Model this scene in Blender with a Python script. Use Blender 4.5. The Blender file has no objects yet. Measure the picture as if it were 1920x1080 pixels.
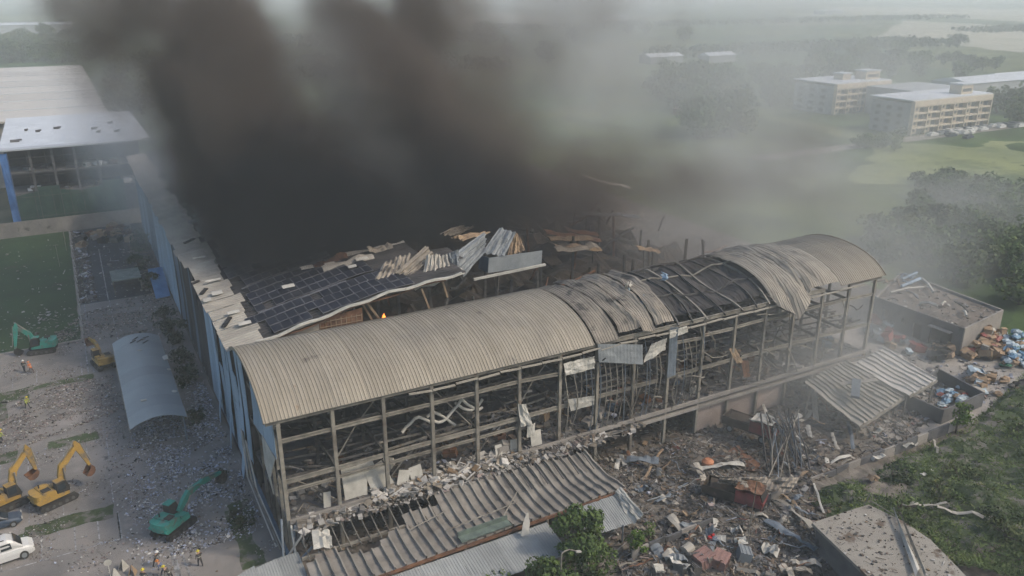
import bpy, bmesh, math, random
import numpy as np
from mathutils import Vector, Matrix, Euler, noise
random.seed(7)
RND = random.Random(11)
PI = math.pi
scene = bpy.context.scene
col = scene.collection

# ------------------------------------------------------------------ camera
YAW, PITCH, ROLL, FPX = 1.0693052780723795, 0.35359365310576835, 0.0007133669602544951, 1516.672
CAM = np.array([-12.0667, -65.1321, 50.8311])
cy_, sy_, cp_, sp_ = math.cos(YAW), math.sin(YAW), math.cos(PITCH), math.sin(PITCH)
FWD = np.array([cy_*cp_, sy_*cp_, -sp_]); _r = np.array([sy_, -cy_, 0.0]); _d = np.cross(FWD, _r)
RGT = math.cos(ROLL)*_r + math.sin(ROLL)*_d
DWN = -math.sin(ROLL)*_r + math.cos(ROLL)*_d
cam_data = bpy.data.cameras.new('camera'); cam = bpy.data.objects.new('camera', cam_data); col.objects.link(cam)
cam.matrix_world = Matrix(((RGT[0], -DWN[0], -FWD[0], CAM[0]), (RGT[1], -DWN[1], -FWD[1], CAM[1]),
                           (RGT[2], -DWN[2], -FWD[2], CAM[2]), (0, 0, 0, 1)))
cam_data.sensor_width = 36; cam_data.lens = FPX/1920*36; cam_data.clip_start = 0.5; cam_data.clip_end = 20000
scene.camera = cam

# ------------------------------------------------------------------ sky, sun, exposure
SUN_EL, SUN_AZ = math.radians(43), math.atan2(-0.64, 0.77)      # towards the sun: right and in front of the facade
world = bpy.data.worlds.new('World'); scene.world = world; world.use_nodes = True
wn = world.node_tree.nodes; wl = world.node_tree.links
sky = wn.new('ShaderNodeTexSky'); sky.sky_type = 'NISHITA'; sky.sun_disc = False
sky.sun_elevation = SUN_EL; sky.sun_rotation = PI/2 - SUN_AZ; sky.air_density = 1.2; sky.dust_density = 3.0; sky.ozone_density = 1.5
bg = wn['Background']; bg.inputs['Strength'].default_value = 0.15
wl.new(sky.outputs[0], bg.inputs['Color'])
sun_d = bpy.data.lights.new('sun', 'SUN'); sun_d.energy = 1.9; sun_d.angle = math.radians(6); sun_d.color = (1.0, 0.86, 0.68)
sun = bpy.data.objects.new('sun', sun_d); col.objects.link(sun)
sv = Vector((math.cos(SUN_EL)*math.cos(SUN_AZ), math.cos(SUN_EL)*math.sin(SUN_AZ), math.sin(SUN_EL)))
sun.rotation_euler = sv.to_track_quat('Z', 'Y').to_euler(); sun.location = (60, -60, 90)
vs = scene.view_settings; vs.view_transform = 'Standard'; vs.look = 'None'; vs.gamma = 1; vs.exposure = 0.33; vs.use_curve_mapping = False
cy = scene.cycles
cy.use_adaptive_sampling = True; cy.adaptive_threshold = 0.04; cy.use_denoising = True
cy.max_bounces = 6; cy.diffuse_bounces = 2; cy.glossy_bounces = 2; cy.transmission_bounces = 2; cy.volume_bounces = 1
cy.transparent_max_bounces = 16; cy.caustics_reflective = False; cy.caustics_refractive = False
cy.volume_step_rate = 1.5; cy.volume_max_steps = 128; cy.sample_clamp_indirect = 4

HAZE, DARK, PALE = 0.0006, 0.24, 0.030      # haze and smoke densities per metre

# ------------------------------------------------------------------ helpers
def at(u, v, c=0.0, ax=2):
    """the point of the plane (axis ax = c) seen at photo pixel (u, v)"""
    q = FWD*FPX + RGT*(u-960) + DWN*(v-540)
    return Vector(CAM + q*((c-CAM[ax])/q[ax]))

def tag(o, label=None, cat=None, group=None, kind=None):
    if label: o['label'] = label
    if cat: o['category'] = cat
    if group: o['group'] = group
    if kind: o['kind'] = kind
    return o

def empty(name, loc, label=None, cat=None, group=None, rz=0):
    o = bpy.data.objects.new(name, None); col.objects.link(o); o.location = loc; o.rotation_euler = (0, 0, rz)
    o.empty_display_size = 0.5
    return tag(o, label, cat, group)

def children(o): return [c for c in bpy.data.objects if c.parent is o]
def copy_tree(o, parent=None, kids=None):
    c = o.copy(); col.objects.link(c)
    if parent is not None: c.parent = parent
    for ch in children(o): copy_tree(ch, c)
    return c

class MB:
    """collects geometry; build() links it as ONE mesh object"""
    def __init__(s): s.v = []; s.f = []; s.c = []; s.mi = []; s.cc = None; s.m = 0
    def add(s, vs, fs):
        n = len(s.v); s.v += [tuple(p) for p in vs]; s.f += [tuple(i+n for i in f) for f in fs]
        s.mi += [s.m]*len(fs)
        if s.cc is not None: s.c += [s.cc]*len(fs)
        return s
    BF = [(0,3,2,1), (4,5,6,7), (0,1,5,4), (1,2,6,5), (2,3,7,6), (3,0,4,7)]
    def box(s, c, size, R=None):
        a, b, h = size[0]/2, size[1]/2, size[2]/2; c = Vector(c)
        P = [Vector(p) for p in ((-a,-b,-h),(a,-b,-h),(a,b,-h),(-a,b,-h),(-a,-b,h),(a,-b,h),(a,b,h),(-a,b,h))]
        if R is not None: P = [R @ p for p in P]
        return s.add([p+c for p in P], s.BF)
    def span(s, lo, hi):
        return s.box([(a+b)/2 for a, b in zip(lo, hi)], [abs(b-a) for a, b in zip(lo, hi)])
    def beam(s, a, b, w, h=None, up=(0,0,1)):
        a, b = Vector(a), Vector(b); h = h or w; d = b-a; L = d.length
        if L < 1e-6: return s
        d.normalize(); x = d.cross(Vector(up))
        if x.length < 1e-3: x = d.cross(Vector((1,0,0)))
        x.normalize(); y = x.cross(d); R = Matrix((x, d, y)).transposed()
        return s.box((a+b)/2, (w, L, h), R)
    def hbeam(s, a, b, w, h, up=(0,0,1), t=0.05):
        """steel H profile: two flanges and a web"""
        a, b = Vector(a), Vector(b); d = (b-a).normalized(); x = d.cross(Vector(up))
        if x.length < 1e-3: x = d.cross(Vector((1,0,0)))
        x.normalize(); y = x.cross(d)
        s.beam(a+y*(h/2-t/2), b+y*(h/2-t/2), w, t, up); s.beam(a-y*(h/2-t/2), b-y*(h/2-t/2), w, t, up)
        return s.beam(a, b, t, h-2*t-0.004, up)
    def tube(s, pts, r, n=6, cap=True):
        pts = [Vector(p) for p in pts]; rs = r if isinstance(r, (list, tuple)) else [r]*len(pts)
        V = []; F = []; prev = None
        for i, p in enumerate(pts):
            d = (pts[min(i+1, len(pts)-1)]-pts[max(i-1, 0)]).normalized()
            x = d.cross(Vector((0,0,1)))
            if x.length < 1e-2: x = d.cross(Vector((1,0,0)))
            x.normalize()
            if prev is not None and x.dot(prev) < 0: x = -x
            prev = x; y = x.cross(d)
            for k in range(n):
                t = 2*PI*k/n; V.append(p+(x*math.cos(t)+y*math.sin(t))*rs[i])
        for i in range(len(pts)-1):
            for k in range(n):
                k2 = (k+1) % n; F.append((i*n+k, i*n+k2, (i+1)*n+k2, (i+1)*n+k))
        if cap: F.append(tuple(range(n))); F.append(tuple(range((len(pts)-1)*n, len(pts)*n))[::-1])
        return s.add(V, F)
    def prism(s, poly, axis_vec):
        """extrude a closed polygon (3-D points) along axis_vec"""
        n = len(poly); a = Vector(axis_vec); P = [Vector(p) for p in poly]
        F = [tuple(range(n))[::-1], tuple(range(n, 2*n))] + [(i, (i+1) % n, n+(i+1) % n, n+i) for i in range(n)]
        return s.add(P+[p+a for p in P], F)
    def plate(s, pts, t=0.05):
        """flat or bent quad strip plate given by rows of points [[a,b],[c,d],...] with thickness t"""
        nr, nc = len(pts), len(pts[0]); P = [Vector(p) for r in pts for p in r]
        N = []
        for i in range(nr):
            for j in range(nc):
                a = P[min(i+1, nr-1)*nc+j]-P[max(i-1, 0)*nc+j]; b = P[i*nc+min(j+1, nc-1)]-P[i*nc+max(j-1, 0)]
                nn = a.cross(b); N.append(nn.normalized()*t/2 if nn.length > 1e-9 else Vector((0,0,t/2)))
        V = [p+n for p, n in zip(P, N)]+[p-n for p, n in zip(P, N)]; M = nr*nc; F = []
        for i in range(nr-1):
            for j in range(nc-1):
                a = i*nc+j; q = (a, a+1, a+nc+1, a+nc); F.append(q); F.append(tuple(M+k for k in q[::-1]))
        for j in range(nc-1):
            F.append((j+1, j, M+j, M+j+1)); k = (nr-1)*nc+j; F.append((k, k+1, M+k+1, M+k))
        for i in range(nr-1):
            a = i*nc; F.append((a, a+nc, M+a+nc, M+a)); a = i*nc+nc-1; F.append((a+nc, a, M+a, M+a+nc))
        return s.add(V, F)
    def build(s, name, m, parent=None, local=False, smooth=False, origin=None, link=True):
        me = bpy.data.meshes.new(name)
        V = np.array(s.v, float).reshape(-1, 3)
        if local: o0 = Vector((0,0,0))
        elif origin is not None: o0 = Vector(origin)
        elif parent is not None:
            o0 = Vector((0,0,0)); q = parent
            while q is not None: o0 += q.location; q = q.parent
            cen = Vector(V.mean(0)); loc = cen-o0; o0 = cen
        else: o0 = Vector((V[:,0].mean(), V[:,1].mean(), V[:,2].min()))
        V = V-np.array(o0)
        me.from_pydata(V.tolist(), [], s.f); me.validate()
        mats = m if isinstance(m, (list, tuple)) else [m]
        for mm in mats: me.materials.append(mm)
        if len(mats) > 1: me.polygons.foreach_set('material_index', s.mi[:len(me.polygons)])
        if s.c:
            ca = me.color_attributes.new('tone', 'FLOAT_COLOR', 'CORNER')
            buf = np.empty((len(me.loops), 4), np.float32); k = 0
            for p_, c_ in zip(me.polygons, s.c): buf[p_.loop_start:p_.loop_start+p_.loop_total] = (*c_, 1)
            ca.data.foreach_set('color', buf.ravel())
        if smooth: me.polygons.foreach_set('use_smooth', [True]*len(me.polygons))
        me.update()
        o = bpy.data.objects.new(name, me)
        if link: col.objects.link(o)
        if parent is not None:
            o.parent = parent
            if not local: o.location = loc
        elif not local: o.location = o0
        return o

def lerp(a, b, t): return a+(b-a)*t
def interp(xs, x):
    if x <= xs[0][0]: return xs[0][1]
    for (a, p), (b, q) in zip(xs, xs[1:]):
        if x <= b: return p+(q-p)*(x-a)/(b-a)
    return xs[-1][1]
def fbm(x, y, z=0.0, o=4): return noise.fractal(Vector((x, y, z)), 0.9, 2.0, o)

# ------------------------------------------------------------------ materials
def hexc(r, g, b):
    f = lambda c: (c/12.92 if c <= 0.04045 else ((c+0.055)/1.055)**2.4)
    return (f(r/255), f(g/255), f(b/255))
def mat(name, c1, c2=None, rough=0.8, scale=1.0, detail=6, metal=0.0, bump=0.0, bscale=None, spots=None, attr=False, spec=0.3, streak=None, lo=0.35, hi=0.65, vary=.16):
    """noise-mixed surface; spots=(colour, scale, threshold) adds stains with a shape of their own; attr reads the piece's own colour"""
    m = bpy.data.materials.new(name); m.use_nodes = True; N = m.node_tree.nodes; L = m.node_tree.links
    b = N['Principled BSDF']; b.inputs['Roughness'].default_value = rough; b.inputs['Metallic'].default_value = metal
    b.inputs['Specular IOR Level'].default_value = spec
    geo = N.new('ShaderNodeNewGeometry')
    def nz(sc, det=detail, vec=None, stretch=None):
        n = N.new('ShaderNodeTexNoise'); n.inputs['Scale'].default_value = sc; n.inputs['Detail'].default_value = det
        n.inputs['Roughness'].default_value = 0.62
        src = geo.outputs['Position']
        if stretch:
            mp = N.new('ShaderNodeMapping'); mp.inputs['Scale'].default_value = stretch; L.new(src, mp.inputs[0]); src = mp.outputs[0]
        L.new(src, n.inputs['Vector']); return n
    c2 = c2 or tuple(x*0.7 for x in c1)
    n1 = nz(scale, stretch=streak); r = N.new('ShaderNodeValToRGB'); r.color_ramp.elements[0].position = lo; r.color_ramp.elements[1].position = hi
    r.color_ramp.elements[0].color = (*c2, 1); r.color_ramp.elements[1].color = (*c1, 1); L.new(n1.outputs[0], r.inputs[0])
    out = r.outputs[0]
    if attr:
        a = N.new('ShaderNodeAttribute'); a.attribute_name = 'tone'
        mx = N.new('ShaderNodeMix'); mx.data_type = 'RGBA'; mx.blend_type = 'MULTIPLY'; mx.inputs[0].default_value = 1
        L.new(a.outputs['Color'], mx.inputs[6]); L.new(out, mx.inputs[7]); out = mx.outputs[2]
    for sp in (spots or []):
        c, sc, th = sp[:3]; w = sp[3] if len(sp) > 3 else 0.06
        n2 = nz(sc, 5); rr = N.new('ShaderNodeValToRGB'); rr.color_ramp.elements[0].position = th; rr.color_ramp.elements[1].position = min(1, th+w)
        L.new(n2.outputs[0], rr.inputs[0]); mx = N.new('ShaderNodeMix'); mx.data_type = 'RGBA'
        L.new(rr.outputs[0], mx.inputs[0]); L.new(out, mx.inputs[6]); mx.inputs[7].default_value = (*c, 1); out = mx.outputs[2]
    if vary:
        oi = N.new('ShaderNodeObjectInfo'); vr = N.new('ShaderNodeMapRange'); vr.inputs[3].default_value = 1-vary; vr.inputs[4].default_value = 1+vary*.5; L.new(oi.outputs['Random'], vr.inputs[0])
        vm_ = N.new('ShaderNodeVectorMath'); vm_.operation = 'SCALE'; L.new(out, vm_.inputs[0]); L.new(vr.outputs[0], vm_.inputs['Scale']); out = vm_.outputs[0]
    L.new(out, b.inputs['Base Color'])
    if bump:
        n3 = nz(bscale or scale*4, 5); bp = N.new('ShaderNodeBump'); bp.inputs['Strength'].default_value = bump; bp.inputs['Distance'].default_value = 0.1
        L.new(n3.outputs[0], bp.inputs['Height']); L.new(bp.outputs[0], b.inputs['Normal'])
    return m

M = {}
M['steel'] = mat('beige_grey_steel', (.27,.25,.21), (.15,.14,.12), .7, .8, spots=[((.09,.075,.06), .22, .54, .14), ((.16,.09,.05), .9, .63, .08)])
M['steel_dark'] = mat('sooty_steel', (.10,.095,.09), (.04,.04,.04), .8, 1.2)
M['steel_blue'] = mat('blue_grey_steel', (.17,.20,.23), (.10,.12,.14), .6, 1)
M['vault'] = mat('weathered_roof_metal', (.315,.28,.225), (.25,.22,.17), .6, .35, spots=[((.19,.175,.15), .12, .50, .25), ((.12,.10,.085), .35, .66, .10), ((.24,.17,.11), .8, .68, .08)], streak=(5,.5,.5), vary=.12)
M['vault_burnt'] = mat('heat_stained_roof_metal', (.29,.255,.205), (.17,.15,.125), .65, .5, spots=[((.08,.07,.06), .35, .56, .08)])
M['crumple'] = mat('pale_crumpled_roof_metal', (.36,.32,.26), (.27,.24,.195), .65, .5, spots=[((.12,.105,.09), .35, .60, .1)])
M['strip'] = mat('cream_roof_sheet', (.36,.335,.285), (.27,.25,.215), .6, .5, spots=[((.17,.155,.13), .2, .62, .15)])
M['char'] = mat('charred_surface', (.028,.026,.025), (.010,.010,.010), .95, .8, bump=.6, bscale=2)
M['char_brown'] = mat('charred_brown_debris', (.085,.065,.05), (.02,.018,.016), .95, .35, bump=.6, bscale=1.5, spots=[((.16,.12,.09), .8, .66)])
M['solar'] = mat('dusty_solar_glass', (.022,.025,.038), (.014,.016,.024), .35, .3, spec=.4, spots=[((.05,.05,.055), .25, .62, .2)])
M['solar_frame'] = mat('solar_frame_metal', (.16,.16,.175), (.09,.09,.10), .5, 1)
M['blue_panel'] = mat('pale_blue_wall_sheet', (.30,.40,.50), (.20,.28,.36), .6, .3, streak=(1,1,.2), spots=[((.10,.13,.16), .35, .63, .1)])
M['blue_dark'] = mat('dark_blue_wall_sheet', (.10,.15,.21), (.06,.09,.13), .6, .4)
M['soot_shade'] = mat('soot_and_shade_sheet', (.06,.055,.055), (.025,.025,.025), .9, .4)
M['white_sheet'] = mat('off_white_sheet', (.48,.465,.42), (.34,.33,.295), .7, .8, spots=[((.2,.17,.14), .9, .66)])
M['grey_sheet'] = mat('grey_metal_sheet', (.22,.24,.25), (.155,.17,.18), .5, .6)
M['rust'] = mat('rusty_metal', (.20,.10,.055), (.09,.05,.035), .9, 1.2)
M['wood'] = mat('singed_and_lit_tan', (.33,.24,.15), (.18,.13,.09), .85, 1.0)
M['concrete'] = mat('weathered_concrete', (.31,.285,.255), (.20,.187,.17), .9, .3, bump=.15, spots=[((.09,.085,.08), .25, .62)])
M['concrete_dark'] = mat('stained_and_shaded_concrete', (.13,.13,.13), (.075,.075,.08), .9, .4, spots=[((.05,.05,.05), .3, .6)])
M['slab'] = mat('pale_roof_slab', (.30,.28,.24), (.235,.215,.185), .92, .25, bump=.15, spots=[((.13,.10,.075), .45, .60, .07), ((.10,.08,.065), 1.6, .64, .05)])
M['asphalt'] = mat('dusty_asphalt', (.235,.218,.20), (.15,.143,.137), .9, .12, spots=[((.29,.265,.245), .09, .52, .16), ((.24,.215,.195), .5, .56, .10), ((.09,.085,.085), .3, .66, .05)], bump=.1)
M['asphalt_dark'] = mat('dark_asphalt', (.05,.055,.065), (.03,.033,.04), .75, .12, spots=[((.10,.10,.11), .3, .62)])
M['lawn'] = mat('mown_lawn', (.036,.075,.024), (.026,.052,.018), .95, .15, spots=[((.055,.055,.03), .1, .62)], bump=.2, bscale=3)
M['grass'] = mat('rough_grass', (.06,.085,.035), (.04,.055,.025), .95, .8, spots=[((.14,.13,.115), .7, .50, .10)], bump=.4, bscale=4)
M['dirt'] = mat('grey_brown_rubble_dust', (.17,.145,.12), (.085,.075,.065), .95, .35, bump=.5, bscale=2.5, spots=[((.055,.05,.045), .28, .60), ((.26,.23,.20), .5, .66)])
M['low_wall'] = mat('pinkish_rendered_wall', (.33,.27,.235), (.24,.20,.175), .9, .4, spots=[((.10,.08,.07), .5, .62)])
M['lean'] = mat('brownish_lean_to_sheet', (.265,.245,.215), (.185,.17,.15), .65, .5, spots=[((.15,.12,.10), .25, .58, .15)])
M['canopy_pale'] = mat('pale_fine_ribbed_sheet', (.31,.32,.31), (.235,.245,.24), .55, .3, spots=[((.2,.19,.17), .3, .6, .12)])
M['grey_plain'] = mat('smooth_grey_roof_sheet', (.25,.285,.30), (.205,.235,.25), .55, .15, spots=[((.24,.27,.28), .5, .66, .1)])
M['litter'] = mat('debris_bits', (1,1,1), (.65,.65,.65), .85, 2.0, attr=True)
M['paint'] = mat('worn_white_paint', (.36,.36,.36), (.15,.15,.15), .8, 1.5, lo=.42, hi=.62)
M['white_roof'] = mat('warm_white_roof', (.50,.475,.43), (.44,.42,.385), .6, .05)
M['flat_white'] = mat('bluish_white_roof', (.52,.55,.58), (.42,.45,.48), .7, .2, spots=[((.3,.28,.27), .4, .66)])

def set_geo(name, z, x0, y0, x1, y1, m, label=None, jag=0.0, step=2.0):
    """a ground sheet with softly uneven edges"""
    pts = []
    def side(a, b):
        L = math.dist(a, b); n = max(1, int(L/step)) if jag else 1
        for i in range(n):
            t = i/n; x, y = lerp(a[0], b[0], t), lerp(a[1], b[1], t)
            j = jag*noise.noise(Vector((x*.7, y*.7, z*100)))
            k = jag*noise.noise(Vector((x*.7+50, y*.7, z*100)))
            pts.append((x+j, y+k, z))
    side((x0,y0),(x1,y0)); side((x1,y0),(x1,y1)); side((x1,y1),(x0,y1)); side((x0,y1),(x0,y0))
    b = MB(); b.add(pts, [tuple(range(len(pts)))]); o = b.build(name, m, origin=((x0+x1)/2, (y0+y1)/2, z))
    return tag(o, label, kind='structure')

# ------------------------------------------------------------------ ground and far fields
def field_mat():
    m = bpy.data.materials.new('fields_and_scrub'); m.use_nodes = True; N = m.node_tree.nodes; L = m.node_tree.links
    b = N['Principled BSDF']; b.inputs['Roughness'].default_value = .95; b.inputs['Specular IOR Level'].default_value = .1
    g = N.new('ShaderNodeNewGeometry')
    mp = N.new('ShaderNodeMapping'); mp.inputs['Rotation'].default_value = (0, 0, .35); mp.inputs['Scale'].default_value = (.006, .011, .01); L.new(g.outputs['Position'], mp.inputs[0])
    n0 = N.new('ShaderNodeTexNoise'); n0.inputs['Scale'].default_value = .02; n0.inputs['Detail'].default_value = 4; L.new(g.outputs['Position'], n0.inputs['Vector'])
    ad = N.new('ShaderNodeMix'); ad.data_type = 'RGBA'; ad.blend_type = 'ADD'; ad.inputs[0].default_value = .35; L.new(mp.outputs[0], ad.inputs[6]); L.new(n0.outputs['Color'], ad.inputs[7])
    v = N.new('ShaderNodeTexVoronoi'); v.inputs['Scale'].default_value = 1; L.new(ad.outputs[2], v.inputs['Vector'])
    sp = N.new('ShaderNodeSeparateColor'); L.new(v.outputs['Color'], sp.inputs[0])
    r = N.new('ShaderNodeValToRGB'); r.color_ramp.interpolation = 'CONSTANT'; L.new(sp.outputs[0], r.inputs[0])
    cs = [(0, (.060,.095,.035)), (.25, (.090,.115,.045)), (.45, (.050,.080,.034)), (.62, (.12,.135,.055)), (.78, (.16,.15,.10)), (.88, (.06,.10,.04))]
    r.color_ramp.elements[0].color = (*cs[0][1], 1); r.color_ramp.elements[1].position = cs[1][0]; r.color_ramp.elements[1].color = (*cs[1][1], 1)
    for p_, c_ in cs[2:]:
        e = r.color_ramp.elements.new(p_); e.color = (*c_, 1)
    n1 = N.new('ShaderNodeTexNoise'); n1.inputs['Scale'].default_value = .035; n1.inputs['Detail'].default_value = 8; n1.inputs['Roughness'].default_value = .65; L.new(g.outputs['Position'], n1.inputs['Vector'])
    r1 = N.new('ShaderNodeValToRGB'); r1.color_ramp.elements[0].position = .38; r1.color_ramp.elements[1].position = .62
    r1.color_ramp.elements[0].color = (.45,.5,.45,1); r1.color_ramp.elements[1].color = (1.15,1.15,1.05,1); L.new(n1.outputs[0], r1.inputs[0])
    mx = N.new('ShaderNodeMix'); mx.data_type = 'RGBA'; mx.blend_type = 'MULTIPLY'; mx.inputs[0].default_value = 1; L.new(r.outputs[0], mx.inputs[6]); L.new(r1.outputs[0], mx.inputs[7])
    L.new(mx.outputs[2], b.inputs['Base Color']); return m
M['field'] = field_mat()
b = MB(); b.add([(-4000,-400,0),(5000,-400,0),(5000,7000,0),(-4000,7000,0)], [(0,1,2,3)])
tag(b.build('ground', M['field'], origin=(0,0,0)), kind='structure')
M['yellow_field'] = mat('yellow_green_field', (.19,.21,.09), (.13,.155,.07), .95, .03, detail=8, spots=[((.10,.125,.05), .05, .50, .14), ((.08,.10,.045), .25, .58, .08)]); M['pale_field'] = mat('pale_tan_field', (.34,.31,.24), (.24,.24,.17), .95, .01, detail=8); M['green_field'] = mat('mid_green_field', (.11,.145,.055), (.07,.10,.042), .95, .03, detail=8, spots=[((.055,.075,.035), .06, .52, .12), ((.15,.15,.09), .2, .62, .08)])
def patch(px, m, z=.02):
    C_ = [at(u, v, z) for u, v in px]; P = []
    for a_, b_ in zip(C_, C_[1:]+C_[:1]):
        n_ = 14; ln = (b_-a_).length
        for i in range(n_):
            q = a_.lerp(b_, i/n_); P.append(q+Vector((fbm(q.x*.06, q.y*.06, 1), fbm(q.x*.06, q.y*.06, 7), 0))*min(ln*.16, 14))
    b = MB(); b.add(P, [tuple(range(len(P)))]); o = b.build('field_patch', M[m], origin=sum(P, Vector())/len(P)); return tag(o, kind='structure')
for px_, m_, z_ in [([(1600,345),(1690,345),(1745,330),(1935,350),(1935,262),(1800,275),(1640,262)],'yellow_field',.02),([(1230,262),(1420,250),(1500,300),(1330,330)],'green_field',.02),([(1690,402),(1935,352),(1935,330),(1745,318),(1660,360)],'green_field',.03),
      ([(1640,70),(1935,100),(1935,50),(1700,38)],'pale_field',.3),([(1500,30),(1700,28),(1935,42),(1935,18),(1560,12)],'pale_field',.6),([(820,44),(960,50),(1060,36),(930,22)],'pale_field',.4),([(1010,140),(1330,150),(1360,100),(1080,92)],'green_field',.05),
      ([(0,42),(150,34),(160,28),(0,30)],'yellow_field',.5),([(1400,215),(1600,262),(1690,262),(1520,225)],'yellow_field',.03),([(1090,225),(1210,245),(1290,215),(1170,195)],'green_field',.03)]: patch(px_, m_, z_)
set_geo('site_dirt', .004, -36, -45, 112, 150, M['dirt'])
set_geo('asphalt_yard', .008, -34, -12, -.6, 84, M['asphalt'])
set_geo('asphalt_road', .012, -14.6, 84, -.6, 136, M['asphalt_dark'])  # darker asphalt on the far stretch
set_geo('concrete_apron', .012, 61, -14.6, 106, -1.0, M['concrete'], jag=.8)
set_geo('concrete_apron', .010, 80, -2.5, 100, 14, M['concrete'], jag=.8)
set_geo('lawn', .012, -60, 67.5, -15.4, 136, M['lawn'], jag=.25, step=1.5)
for (x0, y0, x1, y1) in [(-34, 49.6, -22.3, 53.2), (-22.3, 51.8, -14.4, 53.4), (-34, 44, -24.6, 50), (-20.2, 33.6, -14.6, 35.8), (-34, 32.6, -23.4, 35.2),
                         (-22.4, 15.8, -14.2, 18.2), (-34, 13.8, -22.4, 17.0), (-4.3, 1.0, -2.4, 11.2), (-3.8, 9.0, -1.6, 12.5), (-14.4,84.5,-13.9,135)]:
    set_geo('grass_strip', .016, x0, y0, x1, y1, M['grass'], jag=.45, step=.8)
# kerbs round the lawn
kb = empty('lawn_kerb', (-24, 67.4, 0), 'pale concrete kerb along the lawn and its car park', 'kerb')
b = MB()
for i in range(26): b.span((-60+i*1.72, 67.2, 0), (-60+i*1.72+1.68, 67.5, .14))
b.build('kerb_stone', M['concrete'], kb)['kind'] = 'stuff'
b = MB()
for i in range(40): b.span((-15.3, 67.6+i*1.72, 0), (-15.05, 67.6+i*1.72+1.68, .14))
b.build('kerb_stone', M['concrete'], kb)['kind'] = 'stuff'
# painted parking lines
def line(x0, y0, x1, y1, w=.13, z=.014):
    d = Vector((x1-x0, y1-y0, 0)).normalized(); n = Vector((-d.y, d.x, 0))*w/2
    b = MB(); b.add([Vector((x0,y0,z))-n, Vector((x1,y1,z))-n, Vector((x1,y1,z))+n, Vector((x0,y0,z))+n], [(0,1,2,3)])
    tag(b.build('parking_line', M['paint'], origin=((x0+x1)/2, (y0+y1)/2, z)), kind='structure')
for x in (-24.3, -21.4, -18.5, -15.8): line(x, 53.8, x, 58.6)
for x in (-15.0,): line(x, 53.6, x, 66.8, .2)
for x in (-25.0, -22.2, -18.6, -16.2, -14.0): line(x, 28.6, x, 33.3)
for x in (-24.2, -20.9, -18.0, -15.9, -14.05): line(x, 11.6, x, 16.4)
for x in (-25, -22, -18.9, -14.2): line(x, 18.6, x, 23.4)
line(-24.5, 11.6, -14.0, 11.6, .15); line(-14.0, 11.6, -14.0, 16.6, .2)
line(-9.2, 10.5, -8.9, 2.4, .22); line(-9.9, 10.3, -9.8, 2.4, .5); line(-8.6, 9.2, -4.2, 10.6); line(-8.4, 6.6, -3.6, 7.6)
line(-3.9, 7.6, -3.2, 1.2, .16); line(-10.5, 84.5, -10.2, 118, .18); line(-13.4, 88, -10.8, 88, .14); line(-14.3, 54, -14.3, 84, .16)
line(-10.4, 60, -10.4, 84, .12)

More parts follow.
